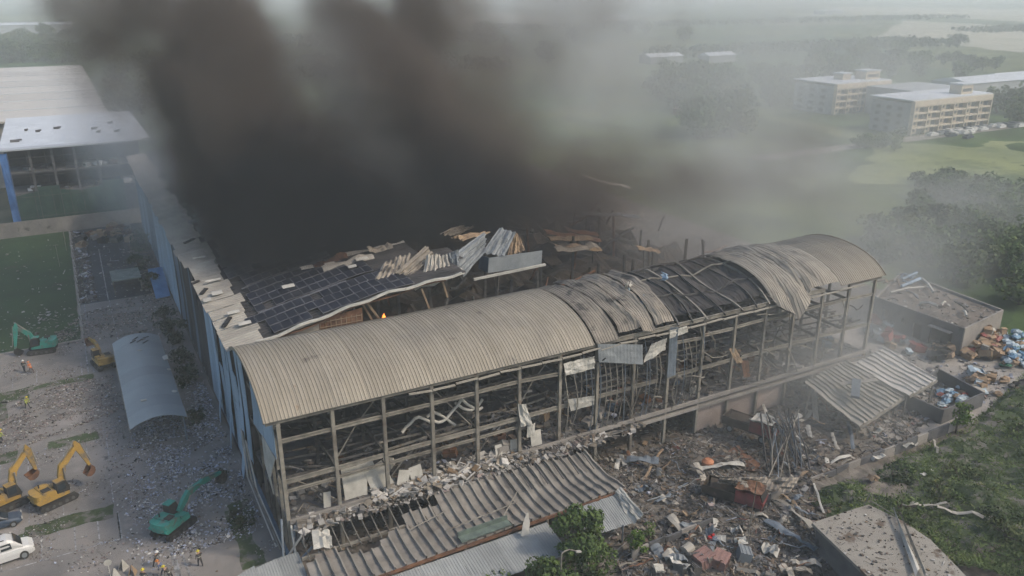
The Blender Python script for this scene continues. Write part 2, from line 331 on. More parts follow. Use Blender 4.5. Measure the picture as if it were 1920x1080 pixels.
# ------------------------------------------------------------------ the burnt warehouse
BAY, NB, LEN = 4.9, 16, 78.4
Z0, Z2, Z1, ZE = 4.56, 8.76, 13.0, 15.25
wh = empty('burnt_warehouse', (39, 20, 0), 'long burnt out warehouse with open steel frame front and curved metal roof', 'warehouse')
D = 14.0       # depth of the front bay
for k in range(NB+1):
    x = k*BAY
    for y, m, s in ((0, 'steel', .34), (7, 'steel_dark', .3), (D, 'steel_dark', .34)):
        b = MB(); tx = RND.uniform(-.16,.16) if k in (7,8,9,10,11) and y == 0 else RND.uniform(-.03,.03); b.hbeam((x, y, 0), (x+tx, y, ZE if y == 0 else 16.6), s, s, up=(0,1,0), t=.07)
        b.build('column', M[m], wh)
for k in range(NB):
    x0, x1 = k*BAY+.18, (k+1)*BAY-.18
    for z, h in ((Z1, .34), (Z2, .42), (Z2-1.0, .26), (Z0-.8, .3)):
        if z == Z1 and k in (6, 7, 8): continue
        if z == Z2-1.0 and k > 4: continue
        if z == Z2 and k in (8,): x1b = x1-1.2
        else: x1b = x1
        sag = -.25 if (z == Z1 and k in (5, 9)) else (RND.uniform(-.28,.12) if k > 5 else RND.uniform(-.06,.04))
        b = MB(); b.hbeam((x0, 0, z), (x1b, 0, z+sag), .22, h); b.build('beam', M['steel'], wh)
    b = MB(); b.span((x0-.16, -.42, Z0-.16), (x1+.16, -.1, Z0+.22)); b.build('slab_edge', M['concrete'], wh)
    b = MB(); b.span((x0-.16, -.40, Z0-1.0), (x1+.16, -.12, Z0-.62)); b.build('slab_edge', M['concrete'], wh)
    if 10 <= k <= 12:
        b = MB(); b.span((x0-.1, .25, 0), (x1+.1, .4, Z0-1.05)); b.build('low_wall', M['low_wall'], wh)
    b = MB(); b.span((x0-.18, -.09, Z0-.5), (x1+.18, D, Z0)); b.build('floor_slab', M['concrete_dark'], wh)  # darkened concrete puts the interior shade into the floor
    for y in (7, D):
        for z in (Z2, Z1):
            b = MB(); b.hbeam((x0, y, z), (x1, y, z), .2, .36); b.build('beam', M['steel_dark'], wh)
    # joists of the mezzanine decks and a broken deck sheet
    for j in range(9):
        y = 1.0+j*1.45; s0, s1 = RND.uniform(-.4,.2), RND.uniform(-.4,.2)
        if RND.random() < .12: s1 -= RND.uniform(.6, 2.4)
        b = MB(); b.beam((x0, y, Z2+s0), (x1, y+RND.uniform(-.2,.2), Z2+s1), .1, .22); b.build('joist', M['steel_dark' if RND.random() < .6 else 'steel'], wh)
        if j % 2 == 0:
            b = MB(); b.beam((x0, y, Z1-.2+RND.uniform(-.3,.1)), (x1, y, Z1-.2+RND.uniform(-.8,.1)), .1, .2); b.build('joist', M['steel_dark'], wh)
    b = MB()   # cross beams of the deck
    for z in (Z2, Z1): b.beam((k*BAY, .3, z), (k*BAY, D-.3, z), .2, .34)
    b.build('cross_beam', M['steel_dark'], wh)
    if k in (0, 1, 2, 3, 4, 5, 10, 12):   # diagonal tie rods behind the frame
        b = MB(); z0_, z1_ = (Z0+.2, Z2) if k % 2 == 0 else (Z2, Z1+1.5)
        b.tube([(x0, 1.2, z0_ if k % 3 else z1_), ((x0+x1)/2, 1.6, (z0_+z1_)/2), (x1, 1.2, z1_ if k % 3 else z0_)], .07, 5); b.build('brace', M['steel'], wh)
for i in range(34):       # girts and rods torn loose in the middle and right bays
    x = RND.uniform(24, 76); z = RND.uniform(Z0+.3, ZE-1); L_ = RND.uniform(1.5, 5.5); a = RND.choice((RND.uniform(-.35,.35), RND.uniform(.9,2.2)))
    p = Vector((x, -.3, z)); q = p+Vector((L_*math.cos(a), RND.uniform(-.7,.9), max(Z0-z+.1, -L_*abs(math.sin(a))))); mid = p.lerp(q, .5)+Vector((RND.uniform(-.5,.5), RND.uniform(-.5,.2), RND.uniform(-.7,.2)))
    b = MB(); b.tube([p, p.lerp(mid,.5)+Vector((0,0,.12)), mid, mid.lerp(q,.5)-Vector((0,0,.12)), q], RND.uniform(.05,.10), 5); b.build('bent_girt', M['steel' if i % 3 else 'steel_dark'], wh)
# eave fascia and gutter
for k in range(NB):
    x0, x1 = k*BAY, (k+1)*BAY-.01
    if k in (14, ): continue
    b = MB(); dz = -.3 if k in (9, 10) else 0
    b.hbeam((x0-(1.1 if k == 0 else 0), -.12, ZE-.08), (x1+(1.0 if k == NB-1 else 0), -.12, ZE-.08), .2, .46)
    b.build('eave_beam', M['steel'], wh)
b = MB()
for k in range(0, NB*2):
    z = ZE-.48-RND.uniform(0,.04); x = k*BAY/2
    if 12 < x < 74: b.beam((x, -.45, z+RND.uniform(-.12,.12)), (x+2.35, -.45, z+RND.uniform(-.12,.12)), .22, .14)
b.build('gutter', M['strip'], wh)['kind'] = 'stuff'

# curved roof over the front bay
ARC = [(-.45,15.35), (0,15.75), (.7,16.35), (1.8,17.0), (3.2,17.55), (5,17.98), (7,18.2), (9,18.2), (11,17.95), (12.6,17.45), (13.9,16.85)]
AL = [0]
for (a, b_), (c, d_) in zip(ARC, ARC[1:]): AL.append(AL[-1]+math.hypot(c-a, d_-b_))
def arc(t):
    L = t*AL[-1]
    for i in range(len(AL)-1):
        if L <= AL[i+1]+1e-9:
            q = (L-AL[i])/(AL[i+1]-AL[i]); return lerp(ARC[i][0], ARC[i+1][0], q), lerp(ARC[i][1], ARC[i+1][1], q)
    return ARC[-1]
def ribsheet(x0, x1, t0, t1, pitch, amp, nt, disp=None, thick=.03):
    """ribbed curved sheet between x0..x1 on the roof arc t0..t1"""
    prof = [(0, 0), (.30, 0), (.42, 1), (.62, 1), (.74, 0)]
    xs = []; x = x0
    while x < x1-1e-6:
        for a, h in prof:
            if x+a*pitch <= x1: xs.append((x+a*pitch, h*amp))
        x += pitch
    xs.append((x1, 0)); rows = []
    for j in range(nt+1):
        t = lerp(t0, t1, j/nt); y, z = arc(t); y2, z2 = arc(min(1, t+.02)); y1_, z1_ = arc(max(0, t-.02))
        ny, nz_ = -(z2-z1_), (y2-y1_); l = math.hypot(ny, nz_); ny /= l; nz_ /= l
        r = []
        for x, h in xs:
            dx, dn, dt = disp(x, t) if disp else (0, 0, 0)
            r.append(Vector((x+dx, y+ny*(h+dn)+dt*nz_, z+nz_*(h+dn)-dt*ny)))
        rows.append(r)
    b = MB(); b.plate(rows, thick); return b
for i in range(11):                                   # intact sheets, one roofing run each
    x0 = -1.2+i*3.2; ribsheet(x0, x0+3.17 if i < 10 else x0+2.6, 0, 1, .34, .055, 22, lambda x, t: (0, .03*fbm(x*.15, t*3), 0)).build('roof_sheet', M['vault'], wh)
# wrinkled run
def wr(x, t):
    f = max(0, min(1, (x-32.5)/8)); g = fbm(x*.42+t*1.3, t*1.6, 3.0)
    cre = abs(math.sin(x*1.15+t*2.2+1.5*fbm(x*.2, t*2, 7)))**3
    return (0, f*(.38*g+.38*cre-.12), 0)
tears = [(33.7, 36.6, 0, .93), (36.75, 39.4, .04, .97), (39.5, 41.6, 0, .9), (41.7, 44.2, .03, .82)]
for i, (x0, x1, t0, t1) in enumerate(tears):
    ribsheet(x0, x1, t0, t1, .34, .06, 30, lambda x, t, i=i: (.35*fbm(t*4, i*5.0)*(1 if i else 0), wr(x, t)[1]+.12*i, 0)).build('roof_sheet', M['vault_burnt'], wh)
# blue tangle on top beyond the torn end
gsag = lambda x, t: (1.25+.35*math.sin(x*1.3))*math.sin(PI*max(0, min(1, (x-44)/17)))*math.sin(PI*min(1, t*1.15+.02))   # the burnt gap has slumped
# bare rafters and purlins over a dark sheet standing in for the unlit interior
for x in [44.6, 47.0, 49.4, 51.8, 54.3, 56.7, 59.1, 61.4]:
    b = MB(); P = [(x+.3*math.sin(t*6+x*2), arc(t)[0], arc(t)[1]-.12-gsag(x, t)) for t in [i/16 for i in range(17)]]
    big = int(round((x-44.6)/2.4)) % 2 == 0
    for p, q in zip(P, P[1:]): b.beam(p, q, .2 if big else .12, .22)
    b.build('rafter', M['steel'] if big and x > 46 else M['steel_dark'], wh)
for t in (.33, .62, .86):
    b = MB(); P = [(x, arc(t)[0], arc(t)[1]-.02+.2*math.sin(x*.8+t*20)-gsag(x, t)) for x in np.arange(44.4, 62, 1.6)]
    for p, q in zip(P, P[1:]): b.beam(p, q, .16, .14)
    b.build('purlin', M['steel_dark'] if t != .62 else M['steel'], wh)
ribsheet(44.5, 60.5, .10, .95, .8, .05, 14, lambda x, t: (0, -.30-.9*max(0, fbm(x*.3, t*4))-gsag(x, t), 0)).build('dark_gap_sheet', M['soot_shade'], wh)
# crumpled sheets peeled over the eave
def cr(x, t):
    f = max(0, 1-abs(x-64.5)/7.5); s = math.sin(x*1.1+3*t+1.5*fbm(x*.25, t, 2))
    hang = max(0, .42-t)*7.0*max(0, 1-abs(x-62.6)/3.4)
    return (-.5*hang*.6, f*(1.0*abs(s)*(1-t*.7)+.5*fbm(x*.35, t*2, 5))-hang*.05, -hang)
for (x0, x1, t0, t1) in [(59.4, 62.2, .0, .98), (62.25, 65.4, .0, .98), (65.5, 68.3, .03, .98), (68.35, 71.2, .04, .98)]:
    ribsheet(x0, x1, t0, t1, .34, .06, 34, cr).build('roof_sheet', M['crumple'], wh)
for i in range(3):
    x0 = 71.3+i*2.8; ribsheet(x0, x0+2.78, 0, 1, .34, .07, 22, lambda x, t: (0, .06*fbm(x*.2, t*3, 9), 0)).build('roof_sheet', M['vault'], wh)
# gable barge board at both ends
for x in (-1.24, 79.72):
    b = MB(); P = [(x, *arc(i/18)) for i in range(19)]
    for p, q in zip(P, P[1:]): b.beam(p, q, .1, .34)
    b.build('barge_board', M['vault'], wh)
# left gable: blue sheeting, hanging tongue, columns
def sheet(pts, m, name='wall_panel', t=.05, n=1, bend=0.0, parent=None, ribs=0, seed=0):
    """quad a,b,c,d (a-b bottom, d-c top) subdivided, bent out of plane, optional vertical ribs"""
    a, b_, c, d = [Vector(p) for p in pts]; nc = max(n, ribs*2, 1); nr = max(n, 6 if bend else 1)
    nn = (b_-a).cross(d-a).normalized(); rows = []
    for j in range(nr+1):
        v = j/nr; r = []
        for i in range(nc+1):
            u = i/nc; p = a.lerp(b_, u).lerp(d.lerp(c, u), v)
            h = bend*(math.sin(PI*v)+.6*fbm(u*2+seed, v*2, seed*1.7)) + (.035 if ribs and i % 2 else 0)
            r.append(p+nn*h)
        rows.append(r)
    bb = MB(); bb.plate(rows, t); return bb
sheet([(-.25,1.2,10.6),(-.25,6.2,10.2),(-.25,7.6,17.2),(-.25,2.6,16.6)], None, ribs=14, bend=.12).build('gable_panel', M['blue_panel'], wh)
sheet([(-.28,6.3,10.3),(-.28,11.0,9.4),(-.28,11.6,17.2),(-.28,7.7,17.4)], None, ribs=10, bend=.15, seed=2).build('gable_panel', M['blue_panel'], wh)
b = MB(); b.plate([[(-.4,3.6,5.4),(-.4,4.0,5.3)],[(-.7,2.6,8.0),(-.6,5.4,8.0)],[(-.3,1.4,10.6),(-.3,7.0,10.3)]], .05); b.build('gable_panel', M['white_sheet'], wh)['label'] = 'pale torn tongue of sheeting hanging from the gable'
for y in (2.2, 4.6, 9.8):
    b = MB(); b.hbeam((0, y, 0), (0, y, 15.6), .26, .26, up=(0,1,0)); b.build('column', M['steel'], wh)
for z in (Z2, Z1):
    b = MB(); b.hbeam((0, .3, z), (0, D, z), .22, .34); b.build('beam', M['steel'], wh)
for i, (y, dz) in enumerate([(0.4, 0), (1.6, .5), (2.6, .2)]):   # long bent flashings leaning off the corner
    b = MB(); b.plate([[(-.5-.25*i, 1.2+i*.6, .4), (-.5-.25*i, 1.5+i*.6, .4)], [(-1.2-.2*i, 8+y, 3.4+dz), (-1.2-.2*i, 8.4+y, 3.4+dz)], [(-.9, 13+y, 6.2+dz), (-.9, 13.5+y, 6.2+dz)]], .12)
    b.build('wall_flashing', M['white_sheet'] if i != 1 else M['steel'], wh)
b = MB(); b.beam((-.25, .3, .25), (-.25, 60, .25), .3, .5); b.build('plinth', M['blue_dark'], wh)
# left long wall
y = 13.6; i = 0
WR = random.Random(5)
while y < 131:
    w = 2.35; m = 'blue_panel'
    if 38 < y < 70: m = 'soot_shade' if WR.random() < .75 else 'blue_dark'
    elif y > 92: m = 'blue_dark' if WR.random() < .5 else 'blue_panel'
    elif 70 < y < 92: m = 'blue_panel'
    z0_ = 0.3 if y > 20 else 3.2; zt = 16.6
    lean = 0.0
    if 13 < y < 37 and i % 3 == 1:       # lower halves pushed out, black gap behind
        z0_, lean = .3, .9
    if i in (2, 6): zt = 11.5
    if WR.random() < .08: zt -= 3
    sheet([(-.45-lean, y, z0_), (-.45-lean*.5, y+w-.04, z0_), (-.45, y+w-.04, zt), (-.45, y, zt)], None, ribs=4, bend=.12+.25*(lean > 0), seed=i).build('wall_panel', M[m], wh)
    y += w; i += 1
for k in range(24):
    y = D+k*4.9
    b = MB(); b.hbeam((0, y, 0), (0, y, 16.5), .3, .3, up=(0,1,0)); b.build('column', M['steel_dark'], wh)

# main roof: eave strip, curved slope, burnt away to the right
RZ = [(-1.6,16.8), (2,17.35), (6.5,18.35), (15,20.05), (25,20.9), (32,20.9), (40,20.2)]
rz = lambda x: interp(RZ, x)
def roofsheet(x0, x1, y0, y1, m, name, pitch=.6, amp=.07, dz=0, bend=0., seed=0, sx=6):
    """ribs run along x, stepping in y"""
    ys = []; y = y0
    while y < y1-1e-6:
        for a, h in ((0,0),(.35,0),(.5,1),(.7,1),(.85,0)):
            if y+a*pitch <= y1: ys.append((y+a*pitch, h*amp))
        y += pitch
    ys.append((y1, 0)); rows = []
    for j in range(sx+1):
        x = lerp(x0, x1, j/sx); rows.append([(x, yy, rz(x)+h+dz+bend*fbm(x*.4+seed, yy*.3, seed)) for yy, h in ys])
    b = MB(); b.plate(rows, .03); o = b.build(name, m, wh); return o
SR = random.Random(3)
y = 13.2; i = 0
while y < 128:
    w = 2.95; x1 = 2.3+SR.uniform(-.5,.5); x0 = -1.7+SR.uniform(-.18,.18)
    if i in (8, 9): x0 = -1.1
    roofsheet(x0, x1, y, y+w-.03, M['strip'], 'eave_sheet', .58, .09, dz=.05+SR.uniform(-.05,.05), bend=.10, seed=i, sx=4); y += w; i += 1
for i in range(24):     # dark roof deck beneath the solar array
    y = 13.3+i*4.8
    x1 = 24+3*math.sin(i*1.7) if i < 3 else (20-2*i if i < 5 else 13+2.5*math.sin(i*2.1))
    if i == 0: x1 = 25
    roofsheet(1.2, max(9, x1), y, y+4.78, M['soot_shade'], 'roof_deck', .6, .05, dz=-.10, bend=.12, seed=i, sx=12)
# front edge flashing of the main roof and the gable wall under it
b = MB(); P = [(x, 13.15, rz(x)-.05+.12*math.sin(x*1.3)) for x in np.arange(1.3, 25.5, 1.1)]
for p, q in zip(P, P[1:]): b.beam(p, q, .3, .22)
b.build('verge_flashing', M['white_sheet'], wh)
b = MB(); P = [(x, 13.5, rz(x)-.5+.2*math.sin(x*.7)) for x in np.arange(3, 24, 1.5)]
for p, q in zip(P, P[1:]): b.beam(p, q, .35, .12)
b.build('verge_flashing', M['rust'], wh)
for i in range(5):
    x0 = 1.0+i*1.4; x1 = x0+1.38
    b = MB(); b.prism([(x0, 13.9, 15.5), (x1, 13.9, 15.5), (x1, 13.9, rz(x1)-.35), (x0, 13.9, rz(x0)-.35)], (0, .1, 0)); b.build('gable_wall_panel', M['strip'], wh)
b = MB(); b.prism([(8.0,13.9,15.5), (12.8,13.9,15.5), (12.8,13.9,18.6), (8.0,13.9,18.1)], (0,.1,0)); b.build('gable_wall_panel', M['rust'], wh)['label'] = 'brown scorched gable wall panel'
b = MB()
for i in range(9): b.beam((8.1+i*.57, 13.84, 15.7), (8.1+i*.57, 13.84, 18.0), .06)
for j in range(4): b.beam((8.05, 13.82, 16+j*.6), (12.7, 13.82, 16+j*.6), .06)
b.build('gable_stud', M['wood'], wh)

# the pit behind: charred walls, decks and collapsed heap
b = MB(); b.span((.3, 14.6, 0), (30, 14.8, 15.4)); b.build('rear_wall', M['soot_shade'], wh)  # soot plus painted shade; raised here to darken the upper bays
b = MB(); b.span((30.02, 14.6, 0), (60, 14.8, 12.8)); b.build('rear_wall', M['soot_shade'], wh)
b = MB(); b.span((60.02, 14.6, 0), (78, 14.8, 8.0)); b.build('rear_wall', M['soot_shade'], wh)
rows = []
for j in range(61):
    y = 15+j*1.9; r = []
    for i in range(56):
        x = .6+i*1.41
        h = 7.0+2.6*fbm(x*.09, y*.09)+1.7*fbm(x*.35, y*.35, 4)+.7*abs(fbm(x*1.1, y*1.1, 8))
        if y < 19: h -= (19-y)*.6
        r.append((x, y, h))
    rows.append(r)
b = MB(); b.plate(rows, .3); o = b.build('charred_heap', M['char_brown'], wh); o['kind'] = 'stuff'
CR = random.Random(21)
for i in range(70):      # bent charred members standing in the pit
    x, y = CR.uniform(18, 76), CR.uniform(16, 60); h = CR.uniform(9, 18); L = CR.uniform(2, 9); a = CR.uniform(0, PI)
    b = MB(); p = Vector((x, y, h*.6+3)); q = p+Vector((math.cos(a)*L, math.sin(a)*L*.6, CR.uniform(-3, 3)))
    if CR.random() < .4: p.z = 6; q = p+Vector((CR.uniform(-2,2), CR.uniform(-2,2), CR.uniform(5,11)))
    b.tube([p, p.lerp(q,.5)+Vector((CR.uniform(-.6,.6),)*3), q], CR.uniform(.10,.22), 5)
    b.build('charred_beam', M['steel_dark'] if CR.random() < .7 else M['rust'], wh)
for k in range(1, 16):     # inner frame columns and roof trusses that still stand
    x = k*BAY
    for y in (21, 28):
        if (k*7+y) % 3 == 0: continue
        b = MB(); b.hbeam((x+CR.uniform(-.4,.4), y, 4), (x+CR.uniform(-1,1), y+CR.uniform(-.7,.7), CR.uniform(13, 18)), .3, .3, up=(0,1,0)); b.build('column', M['steel_dark'], wh)
for (a, c) in [((15.0,13.6,16.2),(13.4,14.2,19.1)), ((20.9,13.8,16.0),(19.8,14.0,19.5)), ((22.9,14,17.9),(22.3,14,20.2)), ((14.2,15,16.4),(13.2,15,18.6))]:
    b = MB(); b.beam(a, c, .28, .2); b.build('brace', M['wood'], wh)

# ------------------------------------------------------------------ solar array on the roof
sa = empty('solar_array', (10, 30, 18.5), 'dusty dark solar panel array on the left roof slope of the burnt warehouse', 'solar panels')
def panel_mesh():
    b = MB(); b.m = 0; b.span((-.46,-.95,0), (.46,.95,.04)); b.m = 1
    b.span((-.50,-.99,-.01), (-.462,.99,.055)); b.span((.462,-.99,-.01), (.50,.99,.055)); b.span((-.46,-.99,-.01), (.46,-.952,.055)); b.span((-.46,.952,-.01), (.46,.99,.055))
    o = b.build('solar_panel', [M['solar'], M['solar_frame']], local=True); return o
pm = panel_mesh(); spots = []
SP = random.Random(9)
rowy = []; y = 14.4; n = 0
while y < 72:
    rowy.append(y); y += 2.08; n += 1
    if n % 4 == 3: y += .55
for j, y in enumerate(rowy):
    x0 = 2.9+.6*(j//3 % 3)-(1.0 if j % 5 == 2 else 0)+(.8 if j < 2 else 0)
    xmax = [19.5,20.5,20,17.5,16.5,15.5,14,14,13.5][j] if j < 9 else 12.5+2*math.sin(j*.9)
    x = x0
    while x < xmax:
        if SP.random() > .035 + (.25 if x > xmax-2.2 else 0): spots.append((x, y))
        x += 1.04
spots.sort(key=lambda p: p[1])
b = MB()
for i, (x, y) in enumerate(spots):
    sl = (rz(x+.5)-rz(x-.5)); a = -math.atan(sl)+SP.uniform(-.02,.02); z = rz(x)+.16+.05*fbm(x*.4, y*.3)
    if y < 16.5: z += .02
    if i < 300:
        o = pm if i == 0 else pm.copy()
        if i: col.objects.link(o)
        o.parent = sa; o.location = (x-10, y-30, z-18.5); o.rotation_euler = (SP.uniform(-.02,.02), a, SP.uniform(-.01,.01))
    else:
        R = Matrix.Rotation(a, 3, 'Y'); b.m = 0; b.box((x,y,z), (.92,1.9,.04), R); b.m = 1; b.box((x-.48,y,z+.01), (.04,1.98,.06), R); b.box((x,y-.97,z+.01), (.92,.04,.06), R)
b.build('solar_panel', [M['solar'], M['solar_frame']], sa)['kind'] = 'stuff'
b = MB()
for j, y in enumerate(rowy):
    if j % 4 == 3: b.beam((3, y-1.35, rz(3)+.15), (13, y-1.35, rz(13)+.15), .3, .1)
b.build('walkway_rail', M['solar_frame'], sa)['kind'] = 'stuff'

# ------------------------------------------------------------------ loose sheets
def corr(pts, pitch=.35, amp=.08, n=10, bend=0.0, seed=0, thick=.03, fold=0.0, curl=0.0, sag=0.0):
    """corrugated sheet: a, b along the bottom (ribs step a->b), d, c above; ribs run a->d"""
    a, b_, c, d = [Vector(p) for p in pts]; W = max((b_-a).length, (c-d).length); nc = max(1, int(W/pitch)); us = []
    for i in range(nc):
        for q, h in ((0,0),(.35,0),(.5,1),(.72,1),(.87,0)): us.append(((i+q)/nc, h*amp))
    us.append((1, 0)); nn = (b_-a).cross(d-a).normalized(); rows = []
    for j in range(n+1):
        v = j/n; r = []
        for u, h in us:
            p = a.lerp(b_, u).lerp(d.lerp(c, u), v)
            e = bend*fbm(u*3+seed, v*3, seed*1.3)+fold*abs(math.sin(u*PI*2.5+v*3+seed))+curl*v*v*math.cos(u*2+seed)-sag*math.sin(PI*v)
            r.append(p+nn*(h+e))
        rows.append(r)
    bb = MB(); bb.plate(rows, thick); return bb
def P3(u, v, y): return at(u, v, y, 1)
# crumpled corrugated roofing on the torn roof edge
TS = [
 ('corrugated_sheet', [(740,515),(800,530),(858,505),(795,465)], (17,16,17,20), 'vault_burnt', 'crumpled pale corrugated sheet heaped at the torn edge of the solar roof'),
 ('corrugated_sheet', [(790,530),(846,512),(838,482),(800,478)], (15.5,15.5,18,18), 'strip', 'second pale corrugated sheet overlapping the heap from the right'),
 ('corrugated_sheet', [(700,530),(760,515),(770,482),(720,490)], (17,17,21,20), 'vault_burnt', 'dull corrugated sheet sliding down left of the heaped one'),
 ('corrugated_sheet', [(838,505),(862,498),(858,470),(836,476)], (17,17,18,18), 'grey_sheet', 'narrow bluish grey corrugated sheet at the right tip of the heap'),
 ('corrugated_sheet', [(845,480),(868,520),(912,470),(905,436)], (19,18,20,22), 'grey_sheet', 'greenish grey corrugated sheet leaning left of the upright fan of roofing'),
 ('corrugated_sheet', [(903,475),(945,482),(966,440),(938,424)], (20,19,21,22), 'grey_sheet', 'tall pointed corrugated sheet standing upright like a fan above the torn roof'),
 ('corrugated_sheet', [(950,484),(984,470),(976,446),(962,440)], (20,20,22,22), 'wood', 'small crumpled sheet coloured as if lit orange right of the pointed upright sheet'),  # orange light is put into the tan colour
 ('corrugated_sheet', [(823,440),(850,445),(886,430),(870,414)], (26,26,29,29), 'vault_burnt', 'corrugated sheet pair half lost in the smoke behind the upright sheets'),
 ('corrugated_sheet', [(845,446),(868,452),(920,438),(896,434)], (23,22,23,25), 'wood', 'sheet coloured tan as if lit lying across the top of the grey leaning sheet'),  # lit look comes from the tan colour
]
for nme, px, ys, m, lab in TS:
    pts = [P3(u, v, y) for (u, v), y in zip(px, ys)]
    i = TS.index((nme, px, ys, m, lab))
    tag(corr(pts, .62, .22, 12, bend=.3, seed=i*3+1, fold=.12, curl=[.8,.3,-.5,.4,.3,.5,.7,.9,-.4][i]).build(nme, M[m]), lab, 'roof sheet', 'torn sheets on the main roof')
bx = empty('parapet_box', P3(960, 500, 20), 'grey panelled box standing open at the edge of the burnt roof pit', 'roof box')
b = MB(); A, B_, C_, D_ = P3(915,512,19), P3(1015,497,19), P3(1017,470,19), P3(917,484,19)
b.prism([A, B_, C_, D_], (0, .12, 0)); b.build('side_panel', M['grey_sheet'], bx)
b = MB(); b.prism([P3(897,503,22), A, D_, P3(899,478,22)], (.1, .05, 0)); b.build('side_panel', M['blue_dark'], bx)
b = MB(); b.beam(P3(888,524,18.6), P3(1022,496,18.6), .35, .25); b.build('edge_beam', M['white_sheet'], bx)
for i, (u0, v0, u1, v1, y, m) in enumerate([(775,540,868,508,15.5,'white_sheet'),(590,502,650,478,27,'rust'),(650,478,760,458,28,'white_sheet'),(605,505,700,478,25,'strip'),(690,470,735,462,27,'vault_burnt'),
      (1022,436,1125,448,30,'rust'),(1030,447,1110,445,29,'wood'),(1040,462,1126,466,27,'wood'),(1042,470,1120,461,26,'vault_burnt'),(1060,430,1120,440,34,'rust'),(790,382,835,380,44,'grey_sheet'),(1195,465,1235,470,27,'wood'),(1090,400,1200,405,46,'grey_sheet'),(1020,385,1060,392,48,'grey_sheet'),(1090,330,1180,352,60,'white_sheet')]):  # rightmost tan strip carries orange light in its colour
    p, q = P3(u0, v0, y), P3(u1, v1, y); w = Vector((0, 1.0, .35))
    bb = MB(); rows = []
    for j in range(9):
        t = j/8; c = p.lerp(q, t)+Vector((0,0,.35*fbm(j*.5, i*3.1))); rows.append([c-w*.5, c+Vector((0,0,.18)), c+w*.6+Vector((0,0,.3*fbm(j*.4, i*2.0, 5)))])
    bb.plate(rows, .05)
    tag(bb.build('torn_roof_strip', M[m]), 'torn strip of roofing lying along the rim of the smoking roof pit', 'roof strip', 'torn roof strips round the pit')
wb = [(440,582,470,575,.5),(490,612,520,600,.6)]
for i, (u, v, sx, sy) in enumerate([(577,521,1.5,1.1),(541,547,1.4,1.0),(436,575,1.3,.8),(457,596,1.3,.9),(386,548,.9,1.2),(662,532,1.0,.8),(372,474,1.6,.4),(398,516,1.8,.5),(405,538,1.2,1.3),(620,521,1.2,.4),(680,520,1.5,.9)]):
    p = at(u, v, 18.2); p.z = rz(p.x)+.35
    bb = MB(); bb.plate([[p+Vector((-sx/2,-sy/2,0)), p+Vector((sx/2,-sy/2,.06))], [p+Vector((-sx/2,0,.16)), p+Vector((sx/2,0,.2))], [p+Vector((-sx/2,sy/2,.02)), p+Vector((sx/2,sy/2,.1))]], .05)
    tag(bb.build('loose_board', M['white_sheet']), 'small white board fallen on the solar roof or its cream edge strip', 'board', 'white boards on the solar roof')
for i, (u0, v0, u1, v1) in enumerate([(431,590,418,606),(373,520,358,524),(345,452,364,446),(386,535,376,544)]):
    p, q = at(u0, v0, 17.6), at(u1, v1, 17.6); p.z = rz(p.x)+.25; q.z = rz(q.x)+.25
    bb = MB(); bb.beam(p, q, .5, .1); tag(bb.build('dark_board', M['char']), 'dark charred board lying on the cream edge strip of the roof', 'board', 'dark boards on the roof edge strip')
# sheets hanging on the facade
def hang(pts, m, lab, ribs=.45, bend=.25, seed=0, amp=.012):
    tag(corr(pts, ribs, amp, 8, bend=bend*.5, seed=seed, curl=.25 if seed else 0).build('facade_sheet', M[m]), lab, 'facade sheet', 'loose sheets on the frame front')
hang([(34.0,-.5,13.25),(39.7,-.9,11.8),(39.7,-.6,14.1),(33.8,-.45,15.4)], 'grey_sheet', 'large plain grey sheet hanging just below the wrinkled roof edge', bend=.1)
hang([(29.8,-.5,12.6),(33.5,-.5,12.6),(33.4,-.45,14.1),(29.7,-.45,13.9)], 'white_sheet', 'cream sheet with a torn corner left of the large grey sheet', bend=.3, seed=3)
hang([(30.6,-.5,8.2),(33.6,-.5,8.2),(33.5,-.45,9.4),(30.3,-.45,9.6)], 'white_sheet', 'pale band of sheet across the middle beam under the cream sheet', bend=.15, seed=4)
hang([(40.0,-.6,11.8),(43.1,-.5,12.7),(43.1,-.45,14.2),(41.0,-.45,13.9)], 'white_sheet', 'ragged cream sheet flapping beside the thick grey post', bend=.3, seed=5)
hang([(43.5,-.6,14.0),(46.3,-.5,14.2),(46.0,-.45,15.0),(43.4,-.45,15.0)], 'white_sheet', 'narrow cream strip under the eave right of the thick grey post', bend=.2, seed=6)
hang([(54.6,-.3,8.2),(55.6,-.3,8.2),(54.2,-.2,10.4),(53.2,-.2,10.4)], 'wood', 'tan board dangling in the right half of the frame', bend=.2, seed=8)
hang([(56.0,-.3,6.0),(57.0,-.3,5.9),(56.6,-.2,8.1),(55.5,-.2,8.3)], 'rust', 'rust orange board below the dangling tan board', bend=.2, seed=9)
hang([(43.6,-.5,9.0),(44.8,-.6,9.2),(44.6,-.5,15.2),(43.7,-.5,15.2)], 'steel_blue', 'thick blue grey post sheet standing where the bent studs begin', bend=.08, seed=10)
hang([(24.4,-.5,8.0),(25.7,-.6,8.0),(25.1,-.2,10.4),(24.2,-.2,10.6)], 'white_sheet', 'twisted cream flap hooked on the middle beam', bend=.4, seed=11)
hang([(25.2,-.4,6.4),(26.2,-.4,6.4),(26.2,-.3,7.9),(25.2,-.3,7.9)], 'white_sheet', 'small square of white sheet dangling below the twisted flap', bend=.2, seed=12)
